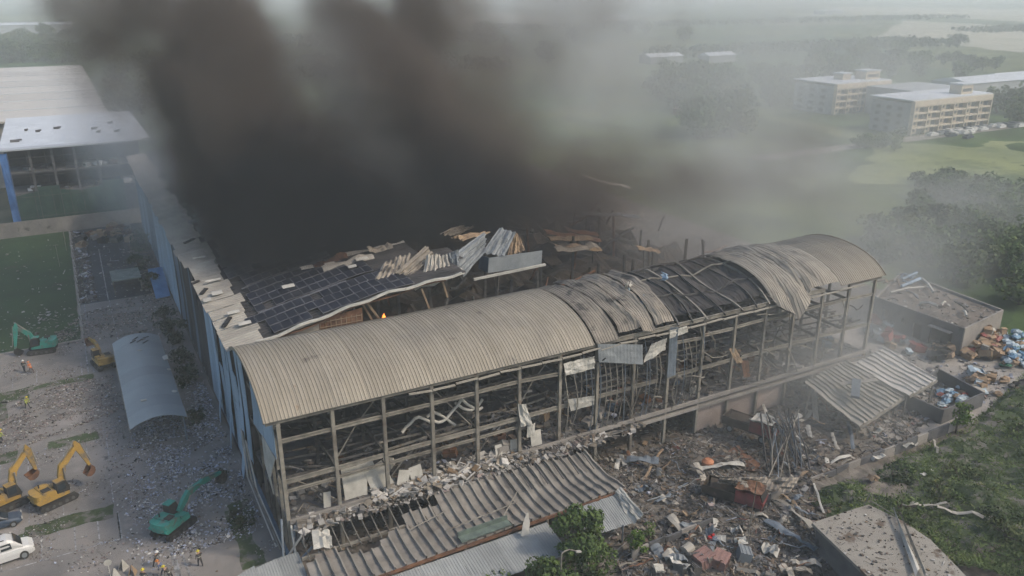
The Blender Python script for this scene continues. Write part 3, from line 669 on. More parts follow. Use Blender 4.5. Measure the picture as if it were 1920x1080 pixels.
# bent wall studs
SB = random.Random(4)
ws = empty('bent_studs', (38, -.2, Z0), 'rows of thin bowed vertical wall studs hanging in the middle bays of the frame', 'wall studs')
for x in list(np.arange(30.2, 43.2, .78))+list(np.arange(45.2, 49, .62)):
    a = SB.uniform(.3, .9)*(1 if SB.random() < .85 else -1); lo = Z0+.2 if SB.random() < .7 else SB.uniform(5, 8.5); hi = SB.uniform(12.6, 14.6); dx = SB.uniform(-.3,.3)
    P = [(x+dx*t+.35*a*math.sin(PI*t)*(1+.4*math.sin(5*t+x)), -.15-abs(a)*.6*math.sin(PI*t*1.1), lerp(lo, hi, t)) for t in [k/10 for k in range(11)]]
    b = MB(); b.tube(P, .06, 4); b.build('stud', M['steel'] if SB.random() < .6 else M['steel_blue'], ws)

# insulation boards and clutter on the decks
IB = random.Random(8)
for i, (x, w, h, t) in enumerate([(5.6,1.6,3.1,.0),(7.0,1.0,3.2,.12),(7.9,1.2,3.6,-.25),(8.9,1.3,2.8,-.35),(3.5,.7,1.5,.1),(11.0,1.2,1.5,.3),(12.3,1.3,1.6,-.1),(21.9,.8,1.3,0),(23.7,.8,1.4,.1),(26.2,1.3,1.7,0)]):
    R = Matrix.Rotation(t, 3, 'Y'); b = MB(); b.box((x+w/2, .9 if i < 4 else .5, Z0+h/2+.02), (w, .08, h), Matrix.Rotation(-.22, 3, 'X') @ R)
    tag(b.build('insulation_board', M['white_sheet']), f'{"tall" if h > 2.5 else "small"} off white board standing on the first floor edge in bay {int(x/BAY)+1} from the left', 'board', 'white boards standing inside the frame')
for i in range(46):
    x = IB.uniform(1, 76); y = IB.uniform(.8, 8); z = Z0; s = IB.uniform(.4, 1.3)
    b = MB(); b.box((x, y, z+s*.4), (s*IB.uniform(.7,1.6), s, s*.8), Euler((IB.uniform(-.3,.3), IB.uniform(-.3,.3), IB.uniform(0,3))).to_matrix())
    b.box((x+s*.3, y-.2, z+s*.95), (s*.7, s*.5, s*.3), Euler((IB.uniform(-.6,.6), IB.uniform(-.6,.6), IB.uniform(0,3))).to_matrix())
    m = IB.choice(['char','wood','concrete','steel_dark','rust','white_sheet','blue_dark','concrete'])
    cw = {'char':'charred','wood':'tan','concrete':'pale grey','steel_dark':'sooty','rust':'rusty','white_sheet':'white','blue_dark':'dark blue'}[m]
    tag(b.build('wrecked_crate', M[m]), f'{cw} {"big" if s > .85 else "small"} battered box {"at the front" if y < 4 else "set back"} in first floor bay {int(x/BAY)+1}', 'crate', 'wrecked goods on the first floor')
for i in range(5):      # silver ducts curling inside
    x = 12+IB.uniform(0, 6); z = 10.5+IB.uniform(-.8,1.4); P = [(x+t*3.2, 1.5+IB.uniform(-.2,.2), z+1.2*math.sin(t*3+i)) for t in [k/7 for k in range(8)]]
    b = MB(); b.tube(P, .16, 6); tag(b.build('flexible_duct', M['white_sheet'], smooth=True), 'thin silvery flexible duct dangling in the third and fourth bays', 'duct', 'silvery ducts dangling inside')
bt = empty('blue_tangle', P3(1200, 540, 6), 'tangle of pale blue sheeting on the roof end beside the bare rafters', 'torn sheeting')
for i in range(9):
    p = P3(IB.uniform(1165,1250), IB.uniform(512,572), 6+IB.uniform(-2,2))
    a = Vector((IB.uniform(-1,1), IB.uniform(-1,1), IB.uniform(-.3,.6)))*1.6; c = Vector((IB.uniform(-1,1), IB.uniform(-1,1), IB.uniform(-.5,.5)))*1.3
    corr([p, p+a, p+a+c, p+c], .5, .04, 5, bend=.8, seed=i).build('torn_sheet', M['blue_panel'] if i % 3 else M['white_sheet'], bt)

# ------------------------------------------------------------------ lean-to roofs in front
lt = empty('lean_to_roof', (15, -4, 4), 'wide ribbed lean-to roof sagging off the warehouse front with bare purlins at its edge', 'lean-to roof')
def big_rib(a, b_, c, d, m, name, parent, pitch=1.0, amp=.26, n=14, sag=.35, seed=0, miss=None):
    a, b_, c, d = [Vector(p) for p in (a, b_, c, d)]; W = (b_-a).length; nc = max(1, int(W/pitch))
    for i in range(nc):
        u0, u1 = i/nc, (i+.985)/nc; rows = []
        v0, v1 = (0, 1) if miss is None else miss(u0)
        for j in range(n+1):
            v = lerp(v0, v1, j/n); r = []
            for q, h in ((0,0),(.2,.06),(.62,.12),(.80,.2),(.84,1),(.96,1),(1,.0)):
                u = lerp(u0, u1, q); p = a.lerp(b_, u).lerp(d.lerp(c, u), v)
                p.z += h*amp-sag*math.sin(PI*v)+.22*fbm(u*6+seed, v*3, seed); r.append(p)
            rows.append(r)
        bb = MB(); bb.plate(rows, .03); bb.build(name, M[m], parent)
# near half: from the corner to where the torn piece begins; lower (front) edge first
def miss1(u): return (0, .52+.1*math.sin(u*30)) if u < .30 else ((0, .80) if u < .42 else (0, 1))
big_rib((.1,-9.2,2.9), (31.8,-9.0,3.1), (31.2,-2.6,4.1), (.1,-1.3,4.3), 'lean', 'roof_sheet', lt, pitch=.98, amp=.32, sag=.4, miss=miss1)
for i in range(14):
    x = .6+i*.95; b = MB(); b.tube([(x, -4.8, 3.3), (x-.05, -2.6, 3.85+.1*math.sin(i)), (x, -.2, 4.3)], .055, 4); b.build('purlin', M['steel'], lt)
for i in range(14):
    x = 19+i*.95; b = MB(); b.tube([(x, -.3, 4.6), (x+.3, -2.4, 4.3), (x+.4+.2*math.sin(i*3), -5.2, 3.6)], .055, 4); b.build('purlin', M['steel_dark'], lt)
for y, z in ((-9.3,2.85), (-4.2,3.3)):
    b = MB(); b.beam((0, y, z-.05), (31.8, y+.15, z-.05+.15*(y < -5)), .2, .26); b.build('edge_beam', M['rust'] if y < -5 else M['steel'], lt)
for i in range(8):
    x = .5+i*4.4; b = MB(); b.tube([(x, -9.2, 0), (x, -9.2, 2.7)], .11, 8); b.build('post', M['steel'], lt)
b = MB(); b.beam((13.4,-8.6,3.35), (18.6,-8.6,3.45), 1.0, .12); b.beam((13.4,-8.2,3.6),(18.6,-8.2,3.7), .12,.5)
tag(b.build('green_gutter', mat('green_grey_metal', (.13,.17,.14), (.08,.10,.09), .7, 1.5)), 'greenish metal trough lying on the front edge of the lean-to roof', 'gutter')
for i, (a, c) in enumerate([((16,-7.2,3.9),(20.3,-7.0,4.1)), ((9.5,-6.0,4.1),(13.6,-5.0,4.1)), ((18.2,-8.2,4.0),(21.0,-5.8,4.3)), ((12.5,-7.5,3.9),(16.5,-7.2,4.0))]):
    b = MB(); b.tube([a, c], .06, 5); tag(b.build('loose_pipe', M['steel']), 'thin pale pipe lying loose on the ribbed lean-to roof', 'pipe', 'pipes on the lean-to roof')
fr = empty('lower_canopy', (14, -11, 2.5), 'long fine ribbed grey canopy in front of and below the lean-to roof', 'canopy')
for i in range(11):
    x0 = 1.4+i*1.9; corr([(x0,-13.6,1.9), (x0+1.88,-13.6,1.9), (x0+1.88,-9.4,2.6), (x0,-9.4,2.6)], .24, .035, 6, seed=i, bend=.04).build('roof_sheet', M['canopy_pale'], fr)
for i in range(3):
    x0 = 24.9+i*1.7; corr([(x0,-12.9,2.2-.05*i), (x0+1.68,-12.9,2.2-.1*i), (x0+1.9,-9.4,3.0), (x0+.2,-9.3,3.0)], .24, .04, 6, seed=i+20, bend=.08).build('roof_sheet', M['canopy_pale'], fr)
corr([(30.0,-13.0,2.0), (31.0,-13.2,2.9), (30.9,-9.4,3.9), (30.1,-9.3,3.0)], .3, .03, 8, seed=31, bend=.3).build('roof_sheet', M['white_sheet'], fr)['label'] = 'pale end sheet curled up at the right end'
for i in range(7):
    for y in (-12.9, -9.2):
        b = MB(); b.tube([(1.8+i*4.5, y, 0), (1.8+i*4.5, y, 2.25 if y < -10 else 2.85)], .08, 6); b.build('post', M['steel_blue'], fr)
b = MB(); b.plate([[(18.9,-10.4,2.9),(19.6,-10.6,2.95)],[(19.3,-10.0,3.9),(20.0,-10.1,3.8)],[(19.9,-9.6,4.6),(20.1,-9.6,4.6)]], .04)
tag(b.build('curled_sheet', M['white_sheet']), 'small cream sheet curled upright on the lower canopy left of the trees', 'sheet')
sr = empty('corner_canopy', (-3, -5, 2.5), 'small fine ribbed grey roof below the warehouse corner at the bottom edge', 'canopy')
for i in range(3):
    x0 = -5.8+i*1.95; corr([(x0,-8.0,2.3), (x0+1.93,-8.0,2.3), (x0+1.93,-2.6,2.9), (x0,-3.4+.4*i,2.9)], .24, .035, 6, seed=i+40).build('roof_sheet', M['canopy_pale'], sr)
for x in (-5.6, -.2):
    for y in (-7.8, -3.2):
        b = MB(); b.tube([(x, y, 0), (x, y, 2.4 if y < -5 else 2.8)], .07, 6); b.build('post', M['steel_blue'], sr)
cb = empty('corner_brace', (-1, -2, 0), 'bundle of bent steel struts propped against the near warehouse corner', 'struts')
for i, (a, c) in enumerate([((-1.6,-3.4,0),(-.6,.2,4.9)), ((-2.2,-1.4,0),(.6,-2.2,4.2)), ((-1.0,-3.8,0),(.4,-.6,4.4)), ((-.6,-5.6,0),(.1,-.4,4.3)), ((-2.6,-3.0,.1),(1.2,-3.4,3.6))]):
    b = MB(); b.tube([a, c], .11, 6); b.build('strut', M['white_sheet'] if i % 2 else M['steel_blue'], cb)
tag(corr([(1.0,-4.6,4.2),(2.7,-4.8,4.0),(2.9,-3.2,4.6),(1.4,-2.8,4.9)], 1.2, .04, 6, bend=.4, seed=3).build('curled_sheet', M['white_sheet']), 'cream sheet curled on the bare purlins at the near corner', 'sheet')

# ribbed canopies on the right, knocked off their posts
def canopy(name, lab, A, B_, C_, D_, m, posts, seed):
    t = empty(name, (sum(p[0] for p in (A,B_,C_,D_))/4, sum(p[1] for p in (A,B_,C_,D_))/4, 0), lab, 'canopy', 'ribbed canopies in the right yard')
    big_rib(A, B_, C_, D_, m, 'roof_sheet', t, pitch=.92, amp=.3, sag=.05, seed=seed)
    A, B_, C_, D_ = [Vector(p) for p in (A, B_, C_, D_)]
    for p, q in ((A, B_), (D_, C_)):
        b = MB(); b.beam(p-Vector((0,0,.2)), q-Vector((0,0,.2)), .2, .3); b.build('edge_beam', M['steel'], t)
    for p in posts:
        b = MB(); b.tube([(p[0], p[1], 0), (p[0]+p[3], p[1], p[2])], .12, 6); b.build('post', M['steel'], t)
    return t
Q = lambda u, v, z: tuple(at(u, v, z))
canopy('ribbed_canopy', 'larger collapsed ribbed canopy with a grey column lying across it', Q(1612,800,2.6), Q(1700,742,2.8), Q(1588,678,4.6), Q(1508,716,4.3), 'strip',
       [(Q(1515,735,4)[0], Q(1515,735,4)[1], 4, .3), (Q(1610,790,2.5)[0], Q(1610,790,2.5)[1], 2.4, .2), (Q(1680,745,2.5)[0], Q(1680,745,2.5)[1], 2.5, .1)], 3)
canopy('ribbed_canopy', 'smaller bright ribbed canopy behind and right of the collapsed one', Q(1705,742,3.3), Q(1757,712,3.3), Q(1656,654,4.2), Q(1600,686,4.4), 'white_roof',
       [(Q(1750,715,3.2)[0], Q(1750,715,3.2)[1], 3.1, 0), (Q(1700,740,3.2)[0], Q(1700,740,3.2)[1], 3.1, 0), (Q(1655,660,4)[0], Q(1655,660,4)[1], 4, 0), (Q(1605,690,4)[0], Q(1605,690,4)[1], 4, 0)], 6)
b = MB(); b.beam(Q(1603,745,4.6), Q(1606,712,5.4), 1.0, .35); tag(b.build('fallen_column', M['steel_blue']), 'short grey column lying on the collapsed ribbed canopy', 'column')
b = MB(); b.beam(Q(1575,720,4.9), Q(1645,712,5.2), .7, .12); b.beam(Q(1625,728,4.7), Q(1640,735,4.6), .4, .1); tag(b.build('fallen_board', M['strip']), 'pale crosswise board lying on the collapsed ribbed canopy', 'board')

# concrete outbuilding on the right
ob = empty('concrete_outbuilding', tuple(at(1760, 600, 2)), 'low flat roofed concrete building littered with debris right of the warehouse', 'outbuilding')
ob.location = (104, 9, 0)
c0, c1, c2, c3 = Vector((89.6,14.0,0)), Vector((97.6,-2.4,0)), Vector((109.9,-.4,0)), Vector((109,17.5,0))
c0 = at(1642, 558, 4.2); c1 = at(1808, 618, 4.2); c2 = at(1880, 583, 4.2); c3 = at(1690, 512, 4.2)
for c in (c0, c1, c2, c3): c.z = 0
def wallseg(a, b_, h, openings, parent, m, t=.25, name='wall'):
    """wall from a to b_ with rectangular openings (u0,u1,z0,z1) in metres"""
    d = (b_-a); L = d.length; d = d/L; bb = MB(); xs = sorted({0, L, *[o[0] for o in openings], *[o[1] for o in openings]}); zs = sorted({0, h, *[o[2] for o in openings], *[o[3] for o in openings]})
    for i in range(len(xs)-1):
        for j in range(len(zs)-1):
            xm, zm = (xs[i]+xs[i+1])/2, (zs[j]+zs[j+1])/2
            if any(o[0] < xm < o[1] and o[2] < zm < o[3] for o in openings): continue
            p, q = a+d*xs[i], a+d*xs[i+1]; p = p+Vector((0,0,zm)); q = q+Vector((0,0,zm)); bb.beam(p, q, t, zs[j+1]-zs[j])
    return bb.build(name, m, parent)
L1_ = (c1-c0).length
oo = [(2.2,4.8,1.2,2.9), (6.2,7.3,1.8,2.6), (8.6,10.4,0,2.5), (12.0,16.2,0,3.0)]
oo = [(a*L1_/18, b_*L1_/18, c, d) for a, b_, c, d in oo]
wallseg(c0, c1, 4.4, oo, ob, M['concrete_dark']); wallseg(c1, c2, 4.4, [], ob, M['concrete']); wallseg(c2, c3, 4.4, [], ob, M['concrete']); wallseg(c3, c0, 4.4, [], ob, M['concrete'])  # darker concrete on the long wall puts its shaded side into the colour
ins = [c.lerp((c0+c1+c2+c3)/4, .02) for c in (c0,c1,c2,c3)]
b = MB(); b.prism([c+Vector((0,0,3.75)) for c in ins], (0,0,.2)); b.build('roof', M['dirt'], ob)
dd = (c1-c0).normalized(); nn_ = Vector((-dd.y, dd.x, 0))
for (a, b_, z0_, z1_) in oo:
    m = 'char' if z0_ == 0 else 'steel_dark'; p, q = c0+dd*a+nn_*.25, c0+dd*b_+nn_*.25; b = MB(); b.beam(p+Vector((0,0,(z0_+z1_)/2)), q+Vector((0,0,(z0_+z1_)/2)), .06, z1_-z0_-.02); b.build('door' if z0_ == 0 else 'window', M[m], ob)
p, q = c0+dd*oo[3][0]-nn_*.5, c0+dd*oo[3][1]-nn_*.5; b = MB(); b.beam(p+Vector((0,0,3.2)), q+Vector((0,0,3.2)), .9, .12); b.build('door_awning', M['concrete'], ob)
for i, (u0, v0, u1, v1, w, m) in enumerate([(1670,548,1732,538,.35,'white_sheet'),(1728,522,1750,548,.5,'white_sheet'),(1725,568,1758,573,.5,'white_sheet'),(1765,572,1772,566,.4,'white_sheet'),(1700,545,1722,560,.25,'steel_blue'),(1790,565,1815,585,.25,'steel_dark'),(1680,515,1725,518,.3,'steel_blue'),(1805,582,1812,592,.4,'white_sheet')]):
    b = MB(); p, q = at(u0, v0, 4.3), at(u1, v1, 4.5); mid = p.lerp(q, .5)+Vector((0,0,.3)); b.tube([p, mid, q], w*.5, 5); tag(b.build('roof_debris', M[m]), 'bent pale strip of debris lying on the concrete outbuilding roof', 'debris', 'strips on the outbuilding roof')
for i in range(7):
    u, v = 1672+i*6+RND.uniform(-6,6), 526+RND.uniform(-9,9); p = at(u, v, 4.2); b = MB(); b.tube([p, p+Vector((RND.uniform(-2,2), RND.uniform(-1,1), .9)), p+Vector((RND.uniform(-3,3), RND.uniform(-2,2), .1))], RND.uniform(.12,.3), 5)
    tag(b.build('roof_debris', M['wood' if i < 3 else 'blue_panel']), 'tangled scrap at the warehouse end of the outbuilding roof', 'debris', 'scrap tangle on the outbuilding roof')

# perimeter wall and bin enclosure
pw = empty('perimeter_wall', (60, -14.8, 0), 'low grey perimeter wall between the rubble yard and the green scrub', 'wall')
for i in range(26):
    x = 28+i*2.0+0; yy = -15.2+.012*(x-50)
    if i in (5, 6, 11): continue
    b = MB(); b.beam((x, yy, .7), (x+1.94, yy+.02, .7), .2, 1.4+.15*math.sin(i*2.3)); b.build('wall_panel', M['concrete_dark' if i % 3 else 'concrete'], pw)
be = empty('bin_enclosure', tuple(at(1765, 790, 0)), 'grey walled open waste enclosure full of rubbish bags', 'enclosure')
e0, e1, e2, e3 = [at(u, v, 1.9) for u, v in ((1690,735),(1768,770),(1845,737),(1760,692))]
for c in (e0, e1, e2, e3): c.z = 0
for a, b_ in ((e0,e1),(e1,e2),(e2,e3),(e3,e0)): wallseg(a, b_, 2.0, [], be, M['concrete_dark'], t=.2)

# roof slab bottom right
rs = empty('flat_roofed_hut', tuple(at(1680, 1040, 2.9)), 'flat pale concrete roof slab of a hut in the bottom right corner', 'hut')
S = [at(*p, 3.0) for p in ((1522,980),(1628,946),(1735,1010),(1850,1090),(1640,1100))]
far = at(1880, 1150, 3.0); near = at(1700, 1150, 3.0)
poly = [S[0], near, far, at(1745,1012,3.0), at(1690,975,3.0), S[1], at(1590,958,3.0)]
ctr = sum(poly, Vector())/len(poly); rs.location = (ctr.x, ctr.y, 0)
b = MB(); b.prism([p for p in poly], (0,0,-.3)); b.build('roof', M['slab'], rs)
b = MB(); b.prism([Vector((lerp(ctr.x,p.x,.93), lerp(ctr.y,p.y,.93), 0)) for p in poly], (0,0,2.68)); b.build('wall', M['concrete_dark'], rs)
for (a, c, w) in [((1675,955),(1720,1075),.8), ((1688,965),(1735,1078),.35)]:
    p, q = at(*a, 3.4), at(*c, 3.3); bb = MB(); bb.plate([[p.lerp(q,t)+Vector((w/2*(.6+t), w/3, .12*math.sin(t*9))), p.lerp(q,t)+Vector((0,0,.25)), p.lerp(q,t)-Vector((w/2*(.6+t), w/3, -.1*math.cos(t*7)))] for t in [k/8 for k in range(9)]], .04)
    tag(bb.build('bent_flashing', M['white_sheet'] if w > .5 else M['steel']), 'wide pale bent flashing lying across the bottom right roof slab' if w > .5 else 'thin grey strip beside the wide flashing on the roof slab', 'flashing')
for (a, c) in [((1632,925),(1620,948)), ((1635,940),(1680,968)), ((1636,925),(1633,942))]:
    p, q = at(*a, 4.6 if a[1] < 930 else 3.6), at(*c, 3.1); b = MB(); b.tube([p, q], .05, 5); tag(b.build('thin_rod', M['steel']), 'thin rod propped at the far corner of the roof slab', 'rod', 'thin rods at the roof slab corner')

# the one flame still showing under the torn roof
fm_ = bpy.data.materials.new('flame'); fm_.use_nodes = True; e_ = fm_.node_tree.nodes['Principled BSDF']; e_.inputs['Base Color'].default_value = (.8,.25,.05,1); e_.inputs['Emission Color'].default_value = (1,.22,.03,1); e_.inputs['Emission Strength'].default_value = 2.2
fp = at(722, 606, 13.6, 1); rows = []
for j in range(7):
    t = j/6; r_ = .42*math.sin(PI*(.12+.88*t))*(1-t*.5); rows.append([fp+Vector((r_*math.cos(k*PI/4)+.12*math.sin(t*6), r_*math.sin(k*PI/4)*.6, t*1.5-.3)) for k in range(9)])
b = MB(); b.plate(rows, .02); tag(b.build('flame', fm_), 'small orange flame flickering under the torn roof edge behind the curved roof', 'flame')

# ------------------------------------------------------------------ parking canopy on the left
pc = empty('parking_canopy', (-8.2, 42, 0), 'long smooth grey barrel roofed car park canopy in the left yard', 'canopy')
def prc(x, y): 
    t = (x+8.25)/3.15; return 3.3+.95*(1-t*t)
xs = np.linspace(-11.35, -5.15, 25)
for i in range(9):
    y0 = 27.6+i*3.05; y1 = y0+3.03; b = MB(); b.plate([[(x, y, prc(x, y)+.02*fbm(x, y*.5)) for x in xs] for y in np.linspace(y0, y1, 3)], .05); b.build('roof_sheet', M['grey_plain'], pc)
for x in (-11.38, -5.12):
    b = MB(); b.beam((x, 27.5, 3.2), (x, 55.1, 3.2), .12, .28); b.build('edge_beam', M['steel'], pc)
for y in np.arange(28.2, 55, 5.3):
    b = MB(); b.tube([(-5.5, y, 0), (-5.5, y, 3.3)], .11, 7); b.build('post', M['steel_blue'], pc)
    b = MB(); b.tube([(-5.5, y, 1.6), (-7.4, y, 3.6), (-10.6, y, 3.4)], .07, 6); b.build('bracket', M['steel_blue'], pc)
for i, (x, y, s) in enumerate([(-8.4,52.6,0),(-7.5,52.0,0),(-7.0,52.9,0),(-7.9,51.6,0),(-7.2,51.3,0),(-8.8,52.1,0)]):
    b = MB(); z = prc(x, y)+.12; b.beam((x-.4, y-.2+.3*math.sin(i), z), (x+.4, y+.2+.3*math.cos(i*2), z+.1), .18, .06); tag(b.build('thin_debris', M['steel_dark']), 'small dark scrap lying near the far end of the grey canopy roof', 'debris', 'dark scraps on the grey canopy')
for i, (u, v, s) in enumerate([(307,668,1.0),(316,688,.4),(326,731,.5),(263,662,.4),(270,755,.5)]):
    p = at(u, v, 3.9); p.z = prc(max(-11.3,min(-5.2,p.x)), p.y)+.1; b = MB(); b.box(p, (s, s*1.3, .06), Euler((.05, .12 if s < 1 else -.2, .4*i)).to_matrix()); tag(b.build('white_scrap', M['white_sheet']), 'small white scrap lying on the grey car park canopy', 'debris', 'white scraps on the grey canopy')
# blue leaning panel and the pale green shelter roof behind it
tag(sheet([(-3.2,80,.3),(-.8,80.5,.3),(-.8,88,3.4),(-3.3,88,3.4)], None, ribs=5, bend=.05).build('fallen_sheeting', mat('bright_blue_sheet', (.12,.24,.42), (.07,.15,.28), .6, .6)), 'blue panel leaning by the left warehouse wall at the far end of the yard', 'panel')
sh = empty('small_shelter', (-6.8, 90, 0), 'pale green flat roofed shelter standing on the dark road beside the blue panel', 'shelter')
b = MB(); b.span((-9.4,86.2,2.5), (-4.6,92.4,2.7)); b.build('roof', mat('pale_green_paint', (.22,.25,.22), (.13,.155,.14), .8, .6), sh)
for x in (-9.2,-4.8):
    for y in (86.5, 92.0):
        b = MB(); b.span((x-.1,y-.1,0), (x+.1,y+.1,2.49)); b.build('post', M['steel'], sh)
b = MB(); b.span((-9.3,91.9,0), (-4.7,92.1,2.4)); b.build('wall', M['concrete_dark'], sh)
# thin posts and bollards along the lawn edge
for y in np.arange(70, 134, 5.4):
    b = MB(); b.tube([(-15.0+.02*(y-70)*.2, y, 0), (-15.0, y, 1.3)], .06, 5); b.box((-15.0, y, 1.3), (.4,.12,.12)); tag(b.build('bollard', M['white_sheet']), 'thin pale post standing along the lawn edge by the road', 'post', 'posts along the lawn edge')
for (u, v) in [(112,500),(125,470),(122,450)]:
    p = at(u, v, 0); b = MB(); b.tube([p, p+Vector((0,0,4.5))], .05, 5); b.tube([p+Vector((-.4,0,4.4)), p+Vector((.5,0,4.4))], .04, 4); tag(b.build('light_post', M['steel']), 'slim lamp post standing at the right edge of the lawn', 'lamp post', 'slim lamp posts by the lawn')

# ------------------------------------------------------------------ excavators
PAINT = {'yellow': mat('excavator_yellow', (.40,.25,.055), (.29,.185,.055), .6, .9, spots=[((.17,.14,.10), .8, .50, .14), ((.07,.06,.05), 1.6, .66)]),
         'teal': mat('excavator_teal', (.05,.29,.225), (.04,.21,.165), .6, .9, spots=[((.13,.14,.12), .8, .52, .14), ((.05,.06,.05), 1.6, .68)])}
M['rubber'] = mat('track_steel', (.045,.04,.035), (.025,.025,.025), .85, 2); M['glass'] = mat('dark_glass', (.03,.04,.05), (.02,.025,.03), .15, 1, spec=.6)
def side_poly(b, pts, w, y=0.0): b.prism([(x, y-w/2, z) for x, z in pts], (0, w, 0))
def excavator(loc, rz_, paint, label, knee, wrist, bucket_ang, cabside=1, house=None):
    """local +X is forward; knee / wrist are (x, z) of the arm joints"""
    t = empty('excavator', loc, label, 'excavator', 'excavators in the left yard', rz_); P = PAINT[paint]; t.scale = (.88,.88,.88)
    for s in (-1, 1):
        b = MB(); side_poly(b, [(-2.1,.15),(-1.75,0),(1.75,0),(2.1,.15),(2.25,.5),(2.0,.82),(-2.0,.82),(-2.25,.5)], .55, s*1.12); tr = b.build('track', M['rubber'], t, local=True)
        for k in range(5):
            b = MB(); b.tube([(-1.5+k*.75, s*1.36, .4), (-1.5+k*.75, s*1.46, .4)], .22, 10); b.build('track_roller', M['steel_dark'], tr, local=True)
    b = MB(); b.box((0,0,.62), (2.6,1.7,.5)); b.tube([(0,0,.8),(0,0,1.06)], .75, 16); b.build('undercarriage', M['rubber'], t, local=True)
    h = t if house is None else None
    ha = 0 if house is None else house; RH = Matrix.Rotation(ha, 3, 'Z')
    def part(b, name, m, parent=t):
        if ha: b.v = [tuple(RH @ Vector(p)) for p in b.v]
        return b.build(name, m, parent, local=True)
    b = MB(); side_poly(b, [(-2.35,1.3),(-2.1,1.08),(1.35,1.08),(1.35,1.45),(.2,1.62),(-2.1,1.62),(-2.4,1.5)], 2.5); part(b, 'platform', P)
    b = MB()
    n = 7; pts = [(-1.5,-1.24),(-1.5,1.24)]+[(-2.0-.45*math.cos(a), 1.24*math.sin(a)) for a in np.linspace(PI/2, -PI/2, n)]
    b.prism([(x, y, 1.2) for x, y in pts], (0,0,1.05)); part(b, 'counterweight', P)
    b = MB(); side_poly(b, [(-1.49,1.63),(.0,1.63),(-.05,2.15),(-.5,2.32),(-1.49,2.36)], 2.4); hood = part(b, 'engine_hood', P)
    b = MB(); b.box((-.95, -.55, 2.42), (.9,.8,.1)); b.tube([(-1.2,.6,2.35),(-1.2,.6,2.8)], .08, 8); part(b, 'exhaust', M['rubber'], hood)
    s = .78*cabside; b = MB(); side_poly(b, [(.02,1.63),(1.42,1.50),(1.5,1.9),(1.15,2.95),(.85,3.02),(.05,3.02)], .92, s); cab = part(b, 'cab', M['rubber'])
    b = MB(); b.box((.55, s, 3.06), (1.1,.96,.07)); part(b, 'cab_roof', P, cab)
    b = MB(); b.prism([(1.49,s-.38,1.95),(1.49,s+.38,1.95),(1.20,s+.38,2.85),(1.20,s-.38,2.85)], (.03,0,.01)); b.box((.6,s+.475*cabside,2.35), (.9,.02,.85)); part(b, 'window', M['glass'], cab)
    b = MB(); side_poly(b, [(.1,1.63),(1.3,1.5),(1.3,1.75),(.1,2.0)], .9, -s); part(b, 'toolbox', P)
    # boom: bent box beam from the foot to the knee
    F = Vector((1.0, 0, 1.75)); K = Vector((knee[0], 0, knee[1])); W = Vector((wrist[0], 0, wrist[1]))
    Mid = F.lerp(K, .48)+Vector((-(K-F).normalized().z, 0, (K-F).normalized().x))*.16*(K-F).length
    def boxbeam(b, pts, hs, w):
        rows_t, rows_b = [], []
        for i, p in enumerate(pts):
            d = (pts[min(i+1,len(pts)-1)]-pts[max(i-1,0)]).normalized(); nrm = Vector((-d.z, 0, d.x))
            rows_t.append(p+nrm*hs[i]/2); rows_b.append(p-nrm*hs[i]/2)
        poly = rows_b+rows_t[::-1]; k = len(pts)
        for i in range(k-1):
            b.prism([rows_b[i]+Vector((0,-w/2,0)), rows_b[i+1]+Vector((0,-w/2,0)), rows_t[i+1]+Vector((0,-w/2,0)), rows_t[i]+Vector((0,-w/2,0))], (0,w,0))
    b = MB(); boxbeam(b, [F, F.lerp(Mid,.55)+Vector((-.08,0,.05)), Mid, Mid.lerp(K,.5)+Vector((0,0,.06)), K], [.45,.75,.85,.62,.38], .42); part(b, 'boom', P)
    d = (W-K).normalized(); E0 = K-d*.75; b = MB(); boxbeam(b, [E0, K, K.lerp(W,.35), W], [.25,.75,.6,.3], .34); part(b, 'stick', P)
    b = MB(); b.tube([F+Vector((.45,.34,-.45)), Mid+Vector((0,.34,-.15))], .10, 8); b.tube([F+Vector((.45,-.34,-.45)), Mid+Vector((0,-.34,-.15))], .10, 8)
    up = Vector((0,0,.55)); b.tube([Mid+Vector((0,0,.42)), E0], .10, 8); b.tube([K-d*.2+Vector((0,0,.0))+Vector((d.z*-.45,0,d.x*.45)), W+Vector((-d.z*-.0,0,0))-d*.5+Vector((d.z*-.4,0,d.x*.4))], .08, 8); part(b, 'hydraulic_ram', M['steel'])
    a = bucket_ang; c, s_ = math.cos(a), math.sin(a); R2 = lambda x, z: (W.x+x*c-z*s_, W.z+x*s_+z*c)
    prof = [(0,.1),(.45,.12),(.85,-.15),(1.0,-.6),(.85,-1.05),(.45,-1.25),(.35,-1.2),(.72,-.95),(.84,-.6),(.72,-.25),(.4,-.02),(0,-.05)]
    b = MB()
    for i in range(5): b.prism([(R2(*prof[j])[0], -.55, R2(*prof[j])[1]) for j in (i, i+1, 10-i, 11-i)], (0,1.1,0))
    for y in (-.56,.52): b.prism([(R2(*p)[0], y, R2(*p)[1]) for p in prof[:7]], (0,.04,0))
    part(b, 'bucket', M['rust'] if paint == 'yellow' else M['rubber'])
    return t
excavator((-20.6, 65.4, 0), math.radians(172), 'teal', 'teal excavator with its arm bent down on the lawn edge at far left', (3.2, 4.9), (3.9, 1.2), -1.2, 1)
excavator((-12.9, 55.5, 0), math.radians(104), 'yellow', 'yellow excavator seen from behind beside the grey canopy', (3.4, 3.3), (6.2, 3.0), -.6, 1)
excavator((-19.6, 21.6, 0), math.radians(24), 'yellow', 'whole yellow excavator with raised arm and drooping bucket in the lower left', (3.6, 6.1), (4.6, 2.9), -.9, -1)
excavator((-24.1, 23.2, 0), math.radians(24), 'yellow', 'yellow excavator cut off by the left edge of the picture', (3.5, 6.0), (3.9, 3.2), -1.5, -1)
